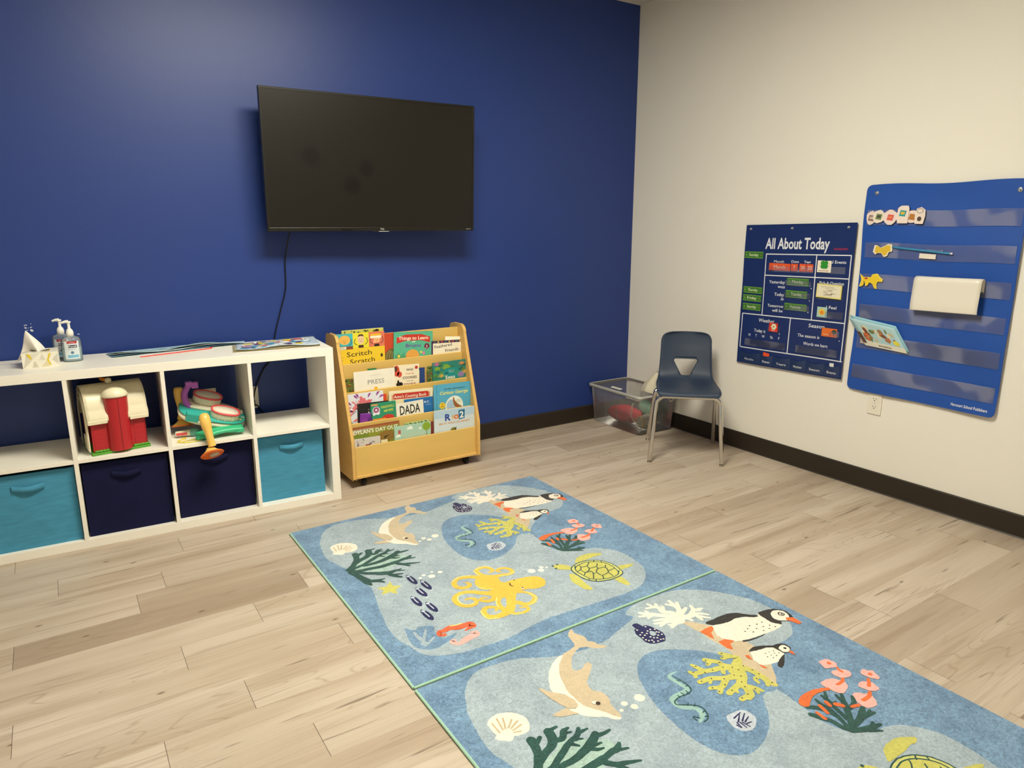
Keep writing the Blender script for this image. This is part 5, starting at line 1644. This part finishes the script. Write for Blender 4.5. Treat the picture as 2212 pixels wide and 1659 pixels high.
for s in (-1, 1):
    for yy in (-.13, -.02, .09): b.tube([(s * (x2 + .001), yy, .02), (s * (x1_ - .003), yy, .22)], .0018, 6)
b.build('body', tub)
b = MB(RIMM)
a1, a2, a3, a4 = ring(hh, -.002), ring(hh + .003, .004), ring(hh, .012), ring(hh - .016, .013)
vs = a1 + a2 + a3 + a4
b.add(vs, [(j * n + i, j * n + (i + 1) % n, (j + 1) * n + (i + 1) % n, (j + 1) * n + i) for j in range(3) for i in range(n)], True)
b.build('rim', tub, solid=.002)
b = MB(ink('#d8d4c8'))
b.X = Matrix.Translation((-.13, .02, hh + .004)) @ Matrix.Rotation(R(-90), 4, 'Z') @ Matrix.Rotation(R(14), 4, 'X')
b.rect(-.05, .05, -.01, .012, 0); b.build('paper_label', tub)
def blob(m, c, rx_, ry_, rz_, seed, amp=.18, flat=0.0, n=32):
    b = MB(m)
    def g(u_, v_):
        a, p = 2 * math.pi * u_, math.pi * (v_ - .5)
        d = Vector((math.cos(a) * math.cos(p), math.sin(a) * math.cos(p), math.sin(p)))
        q = 1 + amp * mnoise.noise(d * 2.1 + Vector((seed, 0, 0))) + amp * .5 * mnoise.noise(d * 5 + Vector((0, seed, 0)))
        z = d.z * rz_ * q
        return (c[0] + d.x * rx_ * q, c[1] + d.y * ry_ * q, max(c[2] + z, flat))
    b.surf(g, n, n // 2, cu=True)
    return b
tag(blob(mat('red_cloth', '#c9404a', .8, .2, var=.1, bump=.3, bscale=300), (-.190, -.20, .060), .095, .135, .055, 3.1, .12, .006).build('red_cushion'), 'red cushion lying inside the clear tub', 'cushion')
b = blob(mat('grey_mesh_cloth', '#a8a290', .8, .2, var=.1), (-.185, -.405, .052), .075, .052, .045, 8.2, .2, .007)
b.m(mat('yellow_edge', '#dcae3a', .6))
P = [(-.245 + .012 * math.sin(a * 2), -.365 - .008 * math.cos(a), .054 + .046 * math.cos(a)) for a in [2 * math.pi * i / 30 for i in range(30)]]
P = [(-.252 + .06 * math.sin(a) * .2, -.405 + .05 * math.sin(a), .054 + .044 * math.cos(a)) for a in [2 * math.pi * i / 30 for i in range(30)]]
b.tube(P, .0028, 6, closed=True)
tag(b.build('mesh_pouch'), 'grey mesh pouch with yellow edge inside the clear tub', 'pouch')
b = MB(mat('white_cord', '#d9d3c2', .7))
b.tube(catmull([(-.262, -.33, .11), (-.272, -.36, .075), (-.27, -.40, .045), (-.245, -.45, .035), (-.20, -.462, .02), (-.15, -.455, .03), (-.12, -.44, .05)], 6), .0028, 8)
b.tube(catmull([(-.262, -.33, .11), (-.268, -.345, .15), (-.262, -.355, .175), (-.255, -.34, .14), (-.25, -.33, .10)], 5), .0022, 8)
tag(b.build('white_cord'), 'white cord coiled at the front inside the clear tub', 'cord')
tag(blob(mat('green_box_card', '#84a890', .6), (-.085, -.31, .105), .035, .085, .055, 1.0, .05, .01).build('green_pouch'), 'pale green pouch at the wall side inside the clear tub', 'pouch')
# canvas bag slumped over the right rim
CNV = mat('canvas_cloth', '#d8d0ba', .9, .1, var=.05, bump=.3, bscale=250)
b = MB(CNV)
def bagf(u_, v_):
    a = 2 * math.pi * u_
    rr = (.085 + .012 * math.sin(3 * a + 1) + .008 * math.sin(7 * a)) * (1 - v_ ** 1.5 * .82)
    return (-.122 + rr * math.cos(a) * .95 + .03 * v_, -.425 + rr * math.sin(a) * 1.15 + .018 * v_, .262 + .115 * v_ + .006 * math.sin(5 * a) * (1 - v_) + (.0 if v_ > .05 else -.01))
b.surf(bagf, 40, 14, cu=True)
b.tube(catmull([(-.20, -.40, .268), (-.215, -.43, .262), (-.20, -.47, .262), (-.16, -.515, .262), (-.12, -.522, .235), (-.09, -.524, .20), (-.06, -.522, .225), (-.05, -.515, .262)], 6), .0028, 8)
tag(b.build('canvas_bag'), 'off-white canvas drawstring bag slumped on the rim of the clear tub', 'bag')

# ------------------------------------------------------------------ pocket charts on the white wall
def on_wall(u_, v_, w_=0.0):
    """metres right of and above the lower left corner of the small chart, and off the wall"""
    return Vector((-w_, -.962 - u_, .53 + v_))
NAVY = mat('navy_vinyl', '#1b2f66', .38, .45, var=.04, scale=5, bump=.1, bscale=20)
NAVYD = mat('navy_vinyl_pocket', '#22365f', .35, .5, var=.05, scale=6)
WHT = ink('#dfe2ea')
chart = thing('calendar_chart', 'navy All About Today calendar pocket chart hanging on the white wall', 'pocket chart', on_wall(0, 0), FR_X)
CWV, CHV = .667, .795
def cw(u_, v_): return .010 + .003 * math.sin(u_ * 9) * (1 - v_ / CHV) + .002 * math.sin(v_ * 11 + 1) + (.004 * max(0, (u_ - .6) / .067))
def skew(u_, v_): return v_ + .012 * (u_ / CWV) * (1 if v_ < 2 else 0)
def cwarp(q): return (q[0], skew(q[0], q[1]), cw(q[0], q[1]) + q[2])
b = MB(NAVY)
b.surf(lambda i, j: cwarp((CWV * i, CHV * (1 - j), .002)), 24, 28)
b.surf(lambda i, j: cwarp((CWV * i, CHV * j, -.0005)), 24, 28)
b.warp = cwarp
b.box(0, CWV, 0, .003, -.0005, .002); b.box(0, .003, 0, CHV, -.0005, .002); b.box(CWV - .003, CWV, 0, CHV, -.0005, .002); b.box(0, CWV, CHV - .003, CHV, -.0005, .002)
b.build('backing', chart)
b = MB(WHT); b.warp = cwarp
z = .0028
def hl_(x0, x1, y, t_=.0055):
    n = 10
    for i in range(n): b.rect(x0 + (x1 - x0) * i / n, x0 + (x1 - x0) * (i + 1) / n, y - t_ / 2, y + t_ / 2, z)
def vl_(x, y0_, y1_2, t_=.0055):
    n = 8
    for i in range(n): b.rect(x - t_ / 2, x + t_ / 2, y0_ + (y1_2 - y0_) * i / n, y0_ + (y1_2 - y0_) * (i + 1) / n, z)
hl_(.15, .655, .634); hl_(.15, .652, .517); hl_(.014, .656, .291); hl_(.020, .662, .093)
vl_(.151, .291, .636); vl_(.654, .093, .636); vl_(.461, .291, .634); vl_(.336, .093, .291); vl_(.016, .093, .292)
b.build('ruled_lines', chart, label='white ruled lines')
def word(s_, x, y, size, bold, w=None, align='l', sx=1.0):
    t_ = MB(WHT); t_.warp = cwarp; t_.text(s_, x, y, size, z, bold, align, w=w, sx=sx); return t_.build('lettering', chart)
word('All About Today', .140, .664, .082, .042, w=.388)
word('Month', .204, .588, .020, .02, w=.064); word('Date', .314, .590, .019, .02, w=.046); word('Year', .390, .590, .019, .02, w=.042)
word('Special Events', .492, .592, .022, .02, w=.138)
word('Yesterday', .182, .474, .024, .02, w=.102); word('was', .240, .450, .024, .02, w=.045)
word('Today', .222, .406, .025, .02, w=.062); word('is', .266, .384, .023, .02, w=.017)
word('Tomorrow', .183, .342, .023, .02, w=.102); word('will be', .215, .317, .023, .02, w=.068)
word('Pick-A-Question', .490, .483, .023, .02, w=.138); word('I Feel', .540, .358, .023, .02, w=.058)
word('Weather', .132, .252, .028, .022, w=.106); word('Today is', .107, .192, .025, .018, w=.077)
for s_, x in (('M', .078), ('T', .124), ('W', .173), ('Th', .226), ('F', .276)): word(s_, x, .163, .022, .015, None, 'c', .85)
word('Season', .449, .252, .028, .022, w=.094); word('The season is', .389, .195, .024, .018, w=.130); word('Words we learn', .428, .154, .024, .018, w=.142)
b = MB(WHT); b.warp = cwarp
for x, y in ((.360, .546), (.445, .458), (.440, .392), (.437, .330), (.276, .196), (.634, .198)): b.ell(x, y, .003, .003, z, 8)
b.build('full_stops', chart)
b = MB(ink('#b23344')); b.warp = cwarp; b.text('SCHOLASTIC', .554, .660, .014, z, .04, w=.078); b.build('maker_logo', chart, label='small red maker logo')
for (x0, x1, nm) in ((.020, .163, 'Months'), (.167, .248, 'Dates'), (.252, .360, 'Years'), (.364, .454, 'Weather'), (.458, .562, 'Season'), (.566, .655, 'Events')):
    b = MB(NAVYD); b.warp = cwarp
    n = 10
    def pk(i, j): return (x0 + (x1 - x0) * i, .004 + (.066 - .010 * math.sin(math.pi * i)) * j, .003 + .009 * math.sin(math.pi * i) * j)
    vs = []
    b.surf(pk, 10, 4)
    b.m(WHT); b.warp = lambda q: cwarp((q[0], q[1], q[2] + .003 + .009 * math.sin(math.pi * min(1, max(0, (q[0] - x0) / (x1 - x0)))) * min(1, q[1] / .066)))
    b.text(nm, (x0 + x1) / 2, .022, .018, .0012, .015, 'c', w=min(.062, (x1 - x0) * .6))
    b.build('pocket', chart)
VIN = clear_mat('clear_vinyl', '#b9bdd4', .06, .15, .12, 9)
for (x0, x1, y0_, y1_2) in ((.170, .450, .538, .570), (.286, .445, .466, .495), (.286, .445, .400, .430), (.286, .445, .332, .362), (.478, .630, .540, .575), (.478, .630, .405, .460), (.490, .640, .308, .345), (.20, .28, .205, .235), (.524, .63, .214, .245), (.386, .632, .108, .148), (.05, .32, .108, .148)):
    b = MB(VIN); b.warp = cwarp
    b.rect(x0, x1, y0_, y1_2, .0052); b.build('clear_pocket', chart)
GR = mat('grommet_metal', '#b9bcc4', .3, .5, .8)
for x in (.032, .300, .622):
    b = MB(GR); b.warp = cwarp
    b.lathe([(.0035, .002), (.0072, .002), (.008, .0035), (.006, .0048), (.0035, .004)], (x, .772, 0), 16); b.build('grommet', chart)
    q = on_wall(x, skew(x, .772), cw(x, .772) + .003)
    t = MB(mat('pin_metal', '#e3e1dc', .2, .5, .6)).lathe([(.0012, -.012), (.0012, .001), (.0035, .002), (.002, .0045), (.003, .009), (.0005, .0095)], tuple(q), 10, Matrix.Rotation(R(-90), 3, 'Y'))
    tag(t.build('push_pin'), 'metal push pin at the %s grommet of the navy chart' % {.032: 'left', .300: 'middle', .622: 'right'}[x], 'push pin', 'push pins holding the wall charts')

GC, OC = '#3f7a33', '#e05a2c'
def card(label, name, cat, u0, u1, v0, v1, col, art=None, rot=0, wz=.0, grp=None, th=.0008, tw=None):
    z0 = cw((u0 + u1) / 2, (v0 + v1) / 2) + .0035 + wz
    p = on_wall(u0, skew(u0, v0), z0)
    t = MB(mat('card_' + col.lstrip('#'), col, .35, .5, var=.04, scale=40))
    w, h = u1 - u0, v1 - v0
    t.X = Matrix.Rotation(R(rot), 4, 'Z')
    t.box(0, w, 0, h, 0, th)
    if art: art(t, w, h, th + .0003)
    o = t.build(name)
    m = FR_X.to_4x4(); m.translation = p
    o.matrix_world = m
    tag(o, label, cat, grp)
    return o
def day(s):
    def a(b, w, h, z_):
        b.m(ink('#8fb04a')).rect(.002, w - .002, .002, .004, z_ - .0002); b.rect(.002, w - .002, h - .004, h - .002, z_ - .0002)
        b.m(ink('#e9ecc8')).text(s, w / 2, h * .33, h * .58, z_, .01, 'c', w=w * .5)
        b.m(ink('#d8c24a')).ell(w * .1, h * .5, .0025, .0035, z_, 8); b.m(ink('#c9543a')).ell(w * .9, h * .5, .0025, .0035, z_, 8)
    return a
G = 'green day cards on the calendar chart'
for s, u0, u1, v0, v1, where in (('Sunday', .006, .131, .610, .648, 'top of the left column'), ('Thursday', .011, .142, .412, .449, 'left column above Friday'), ('Friday', .010, .138, .366, .403, 'left column between Thursday and Saturday'), ('Saturday', .013, .139, .315, .353, 'lowest in the left column'),
                                 ('Monday', .296, .429, .470, .509, 'beside Yesterday was'), ('Tuesday', .293, .425, .403, .442, 'beside Today is'), ('Wednesday', .291, .428, .335, .372, 'beside Tomorrow will be')):
    card('green card reading %s, %s of the navy chart' % (s, where), 'day_card', 'card', u0, u1, v0, v1, GC, day(s), grp=G)
def num(s, k=.6, al='c'):
    def a(b, w, h, z_): b.m(ink('#f3dcc8')).text(s, w / 2, h * .3, h * .62, z_, .02, 'c', w=w * k)
    return a
card('orange card reading March below the word Month', 'month_card', 'card', .176, .310, .547, .586, OC, num('March', .55), grp='orange date cards')
card('orange square card with the number 7', 'date_card', 'card', .314, .356, .546, .585, OC, num('7', .25), grp='orange date cards')
card('orange square card with the number 20', 'year_card', 'card', .366, .405, .545, .586, OC, num('20'), grp='orange date cards')
card('orange square card with the number 23', 'year_card', 'card', .408, .447, .545, .585, OC, num('23'), grp='orange date cards')
def sham(b, w, h, z_):
    b.m(ink('#e3dcc6')).ell(w / 2, h * .62, w * .42, h * .36, z_ - .0002, 20)
    b.m(ink('#2f8f33'))
    for k in range(4): b.ell(w * .5 + .012 * math.cos(R(45 + 90 * k)), h * .66 + .012 * math.sin(R(45 + 90 * k)), .0125, .0125, z_ + k * 1e-5, 14)
    b.stroke([(w * .5, h * .6), (w * .5, h * .3)], .003, z_)
    b.m(ink('#8a4a3a')).rect(w * .12, w * .85, h * .12, h * .16, z_)
card('white card with a green four leaf clover', 'clover_card', 'card', .473, .551, .546, .606, '#efe9d8', sham, wz=.003)
def qcard(b, w, h, z_):
    b.m(ink('#e6dfc6')).rect(.006, w - .006, .006, h - .006, z_)
    random.seed(3)
    for i in range(14): b.m(ink(('#4a4442', '#8a6a4a')[i % 2])).stroke([(random.uniform(.02, w * .7), random.uniform(.01, h * .6)), (random.uniform(.04, w * .8), random.uniform(.01, h * .6))][:2], .0012, z_ + .0002)
    b.m(ink('#6a6460')).rect(.02, w * .7, h * .78, h * .8, z_ + .0002); b.rect(.05, w * .8, h * .68, h * .7, z_ + .0002)
card('yellow bordered question card with a small line drawing', 'question_card', 'card', .481, .622, .417, .488, '#e3d77a', qcard, -1.5, .004, th=.004)
def feel(b, w, h, z_):
    b.m(ink('#e7c54a')).ell(w / 2, h / 2, w * .33, h * .33, z_, 18); b.m(ink('#dd8a3a')).ell(w / 2, h * .45, w * .2, h * .2, z_ + .0002, 14)
card('small pale blue card with a yellow and orange face blob', 'feeling_card', 'card', .492, .549, .313, .366, '#a9cbc4', feel, wz=.002)
def wea(b, w, h, z_):
    b.m(ink('#d9e0c0'))
    for k in range(6): b.ell(w * .55 + .011 * math.cos(R(60 * k)), h * .58 + .011 * math.sin(R(60 * k)), .007, .007, z_ + k * 1e-5, 10)
    b.m(ink('#f2d9c6')).text('Sunny', w * .5, h * .1, .010, z_, .02, 'c', w=w * .4)
card('red square weather card with a pale cloud shape', 'weather_card', 'card', .208, .264, .205, .255, '#d9402f', wea, wz=.002)
def sea(b, w, h, z_):
    b.m(ink('#2c3a26')).ell(w * .82, h * .62, .014, .012, z_, 12); b.rect(w * .80, w * .83, .004, h * .5, z_)
    b.m(ink('#f0d9a8')).text('Spring', w * .12, h * .2, .010, z_, .02, w=w * .35)
card('orange season card with a small dark tree', 'season_card', 'card', .531, .617, .214, .259, '#e2702e', sea, wz=.002)
card('corner of an orange card sticking out of the Dates pocket', 'card', 'card', .185, .226, .054, .083, '#e8552c', None, -6, .004)
card('small white slip sticking out of the Events pocket', 'paper_slip', 'paper', .598, .622, .052, .078, '#dfe0dc', None, 4, .004)

# large chart
ROY = mat('royal_blue_nylon', '#1f4fa6', .45, .4, var=.05, scale=6, bump=.12, bscale=30)
U0, U1, V0, V1 = .702, 1.386, -.022, .980
ch2 = thing('pocket_chart', 'large royal blue pocket chart with clear strips hanging at the right of the white wall', 'pocket chart', on_wall(0, 0), FR_X)
def c2(u_, v_):
    k = (v_ - V0) / (V1 - V0); s = (u_ - U0) / (U1 - U0)
    return .011 + .004 * math.sin(s * 8) * (1 - k) + .003 * math.sin(k * 17 + s * 3) + .012 * max(0, .12 - k) * 4 * s
def w2(q):
    s = (q[0] - U0) / (U1 - U0); k = (q[1] - V0) / (V1 - V0)
    return (q[0] + .006 * math.sin(k * 5) * (1 - s), q[1] - .005 * s + .004 * math.sin(s * 9) * k, c2(q[0], q[1]) + q[2])
b = MB(ROY)
def rc(i, j):      # rounded corners by pulling the outline in
    u_ = U0 + (U1 - U0) * i; v_ = V0 + (V1 - V0) * j
    r_ = .022
    for cx in (U0 + r_, U1 - r_):
        for cy in (V0 + r_, V1 - r_):
            dx, dy = u_ - cx, v_ - cy
            if (dx < 0) == (cx < (U0 + U1) / 2) and (dy < 0) == (cy < (V0 + V1) / 2):
                m_ = max(abs(dx), abs(dy)); l_ = math.hypot(dx, dy)
                if l_ > 1e-9: u_, v_ = cx + dx * m_ / l_, cy + dy * m_ / l_
    return u_, v_
b.warp = w2
b.surf(lambda i, j: rc(i, 1 - j) + (.002,), 62, 90)
b.surf(lambda i, j: rc(i, j) + (-.0008,), 62, 90)
ed = [rc(i / 62, 0) for i in range(62)] + [rc(1, j / 90) for j in range(90)] + [rc(1 - i / 62, 1) for i in range(62)] + [rc(0, 1 - j / 90) for j in range(90)]
b.tube([(p[0], p[1], .0006) for p in ed], .0022, 6, closed=True)
b.build('backing', ch2)
CV = clear_mat('clear_strip', '#b9bcd6', .13, .15, .20, 5.5)
STR = [(.792, .864), (.638, .711), (.488, .560), (.340, .411), (.190, .262), (.038, .108)]
for v0, v1 in STR:
    b = MB(CV); b.warp = w2
    b.surf(lambda i, j: (U0 + .018 + (U1 - U0 - .03) * i, v0 + (v1 - v0) * j, .0032 + .0045 * j * math.sin(i * 14 + v0 * 30) ** 2), 40, 3)
    b.m(mat('strip_seam', '#2c55a0', .5)).tube([(U0 + .018 + (U1 - U0 - .03) * i / 20, v0, .003) for i in range(21)], .001, 5)
    b.build('clear_strip', ch2)
b = MB(WHT); b.warp = w2
b.text('Harcourt School Publishers', 1.206, -.004, .019, .003, .03, w=.152); b.build('maker_logo', ch2, label='small white maker name')
for x, y, lb in ((.752, .942, 'left'), (1.351, .937, 'right')):
    b = MB(GR); b.warp = w2
    b.lathe([(.004, .002), (.009, .002), (.010, .004), (.008, .0055), (.004, .0045)], (x, y, 0), 18); b.build('grommet', ch2)
    q = w2((x, y, .003)); q = on_wall(*q)
    t = MB(mat('pin_metal', '#e3e1dc', .2)).lathe([(.0012, -.012), (.0012, .001), (.0035, .002), (.002, .0045), (.003, .009), (.0005, .0095)], tuple(q), 10, Matrix.Rotation(R(-90), 3, 'Y'))
    tag(t.build('push_pin'), 'metal push pin at the %s grommet of the large blue chart' % lb, 'push pin', 'push pins holding the wall charts')
def cutout(label, name, cat, pts, col, w_, art=None, edge='#e9e2d4', grp=None):
    """die-cut card in the large chart, pts in wall coordinates"""
    cx = min(p[0] for p in pts); cy = min(p[1] for p in pts)
    z0 = c2(cx + .03, cy + .03) + w_
    b = MB(mat('card_' + edge.lstrip('#'), edge, .5))
    P = [(p[0] - cx, p[1] - cy) for p in pts]
    b.prism(P, 0, .0009, 'z')
    mx_, my_ = sum(p[0] for p in P) / len(P), sum(p[1] for p in P) / len(P)
    if col: b.m(ink(col)).sheet([(mx_ + (p[0] - mx_) * .82, my_ + (p[1] - my_) * .82) for p in P], .0011)
    if art: art(b, mx_, my_)
    o = b.build(name)
    m = FR_X.to_4x4(); m.translation = on_wall(cx, cy, z0)
    o.matrix_world = m
    return tag(o, label, cat, grp)
GG = 'small die-cut picture cards in the top strip'
def oval(cx, cy, rx_, ry_, e=1, n=14, ph=0): return [(cx + rx_ * (1 + .1 * math.sin(3 * a + ph)) * math.cos(a), cy + ry_ * (1 + .08 * math.cos(4 * a + ph)) * math.sin(a)) for a in [2 * math.pi * i / n for i in range(n)]]
def a1(c, c2_=None):
    def g(b, x, y):
        b.m(ink(c)).sheet([(x - .016, y - .012), (x + .012, y - .016), (x + .018, y + .010), (x - .010, y + .014)], .0014)
        if c2_: b.m(ink(c2_)).rect(x - .008, x + .010, y - .006, y + .006, .0017)
    return g
cutout('pale die-cut card with a grey brick shape, leftmost in the top strip', 'picture_card', 'card', oval(.738, .828, .026, .032, ph=1), None, .008, a1('#8a6a5c', '#c9b8b0'), '#e6d4cc', GG)
cutout('die-cut card with green and grey stripes, second from the left', 'picture_card', 'card', oval(.775, .834, .030, .031, ph=2), None, .010, a1('#7a8a5a', '#4a4a44'), '#e9ddd0', GG)
cutout('die-cut card with a coral red basket shape', 'picture_card', 'card', oval(.832, .830, .036, .034, ph=0), None, .012, a1('#dc5a58', '#e07a50'), '#ecd8d0', GG)
cutout('tall white die-cut card with a turquoise shape above the top strip', 'picture_card', 'card', [(.868, .802), (.915, .802), (.918, .868), (.912, .882), (.880, .882), (.866, .872), (.862, .83)], None, .014, a1('#2f9aa0', '#d9b53c'), '#ecdcd2', GG)
cutout('die-cut card with a tan brown shape, partly covered', 'picture_card', 'card', oval(.932, .832, .026, .030, ph=3), None, .011, a1('#b5793c'), '#ecd6cc', GG)
cutout('rightmost die-cut card with an oval ring and a dark speckled spot', 'picture_card', 'card', [(.948, .800), (.985, .799), (.992, .835), (.990, .862), (.972, .874), (.952, .868), (.945, .84)], None, .015, lambda b, x, y: (b.m(ink('#8a8078')).stroke([(x + .014 * math.cos(a) - .002, y + .018 + .010 * math.sin(a)) for a in [2 * math.pi * i / 12 for i in range(13)]], .0022, .0013), b.m(ink('#5a4a42')).ell(x - .002, y - .018, .010, .011, .0013, 10)), '#e8d8ce', GG)
fig = [(.764, .668), (.770, .700), (.785, .698), (.800, .688), (.818, .696), (.835, .706), (.855, .704), (.858, .672), (.842, .668), (.836, .650), (.820, .645), (.806, .662), (.785, .662), (.778, .655)]
cutout('yellow and white animal shaped die-cut card at the left of the second strip', 'picture_card', 'card', fig, '#dcb83a', .010, None, '#ebe2cc')
dog = [(.713, .498), (.722, .530), (.712, .562), (.728, .545), (.750, .546), (.768, .545), (.776, .560), (.800, .565), (.815, .548), (.830, .538), (.826, .525), (.806, .528), (.800, .512), (.805, .490), (.792, .492), (.782, .512), (.765, .520), (.755, .503), (.745, .502), (.742, .518), (.730, .512), (.726, .497)]
o = cutout('yellow dog shaped die-cut card at the left of the third strip', 'dog_card', 'card', dog, '#e8c832', .010, lambda b, x, y: (b.m(ink('#b5453a')).ell(x - .022, y + .014, .009, .005, .0014, 10), b.m(ink('#8a6a2a')).ell(x - .03, y - .004, .004, .004, .0014, 8)), '#e8cf4a')
t = thing('pen', 'turquoise pen with a silver clip lying in the second strip', 'pen', on_wall(.851, .692, .021), FR_X @ Matrix.Rotation(R(-4.7), 3, 'Z'))
Rxx = Matrix.Rotation(R(90), 3, 'Y')
MB(mat('pen_blue', '#3a86b4', .35)).lathe([(.001, 0), (.0035, .012), (.0052, .022), (.0052, .262), (.0045, .268)], (0, 0, 0), 14, Rxx).build('barrel', t)
MB(mat('pen_end', '#d8d2e6', .3)).lathe([(.0045, .268), (.005, .270), (.005, .277), (.002, .279)], (0, 0, 0), 14, Rxx).build('end_cap', t)
b = MB(mat('pen_clip', '#cfd6e2', .2, .5, .7)).box(.165, .232, .006, .0085, .002, .0035); b.box(.228, .236, .006, .012, .002, .004); b.build('clip', t)
card2 = MB(mat('card_white', '#e6ddd0', .6)).box(0, .073, 0, .022, 0, .0015)
card2.X = Matrix.Identity(4)
o = card2.build('paper_slip'); m = (FR_X @ Matrix.Rotation(R(-2), 3, 'Z')).to_4x4(); m.translation = on_wall(.985, .645, .0205); o.matrix_world = m
tag(o, 'small white paper slip below the turquoise pen', 'paper')
t = thing('folded_paper', 'large glossy white sheet folded over the third strip of the blue chart', 'paper', on_wall(.988, .412, 0), FR_X)
b = MB(mat('glossy_white_sheet', '#e6e0d4', .25, .5, var=.02, scale=3))
path = [(0, .046), (.03, .048), (.08, .044), (.115, .042), (.138, .040), (.150, .032), (.153, .020), (.148, .013), (.13, .011), (.09, .012)]
PQ = catmull(path, 4)
def fp(i, j):
    s = j * (len(PQ) - 1); k = min(int(s), len(PQ) - 2); f_ = s - k
    v_, w_ = PQ[k][0] * (1 - f_) + PQ[k + 1][0] * f_, PQ[k][1] * (1 - f_) + PQ[k + 1][1] * f_
    return (.286 * i, v_ + .004 * (i - .5) * (1 if k < 24 else 0), w_ + .007 + .003 * math.sin(3 * i))
b.surf(fp, 14, 40)
b.build('sheet', t, solid=.0012)
b = MB(mat('paper_backing', '#3a4a5a', .5)).box(.262, .285, .085, .098, .020, .040); b.build('clip', t)
t = thing('picture_booklet', 'light blue booklet of cartoon animals tucked aslant in the fifth strip', 'booklet', on_wall(.760, .212, 0), FR_X)
q0, q1, q2_, q3 = Vector((-.072, .130, .045)), Vector((.160, .100, .036)), Vector((.229, -.014, .022)), Vector((.020, -.002, .020))
def bl(i, j): return (q3 * (1 - i) + q2_ * i) * (1 - j) + (q0 * (1 - i) + q1 * i) * j
b = MB(ink('#a9cbd3'))
b.surf(lambda i, j: tuple(bl(i, j)), 8, 8)
b.warp = lambda q: tuple(bl(q[0], q[1]) + Vector((0, 0, .0012 + q[2])))
b.m(ink('#dbd6c6')).rect(0, 1, 0, .2, 0)
random.seed(31)
for i in range(30):
    b.m(ink(('#9a7a5a', '#c9b48a', '#6a7a4a', '#d8cfb0', '#c9683a', '#7a4a3a')[i % 6])).ell(random.uniform(.14, .85), random.uniform(.28, .74), random.uniform(.02, .06), random.uniform(.05, .12), .0001 + i * 1e-5, 9)
b.m(ink('#e3d44a')).ell(.86, .34, .07, .1, .0006, 10)
b.m(ink('#5a4438')).rect(.0, .09, .1, .5, .0006)
b.m(ink('#4a4038')).text('storytime', .36, .06, .1, .0008, .01, w=.3)
b.build('front_page', t, solid=.001)
b = MB(ink('#8fc0d0')); b.surf(lambda i, j: tuple(bl(i, j * 1.06) + Vector((.006, .004, -.008))), 8, 8); b.build('rear_page', t, solid=.001)
b = MB(ink('#b8a8a0')); b.box(-.012, .022, .004, .04, .014, .018); b.build('folded_corner', t)
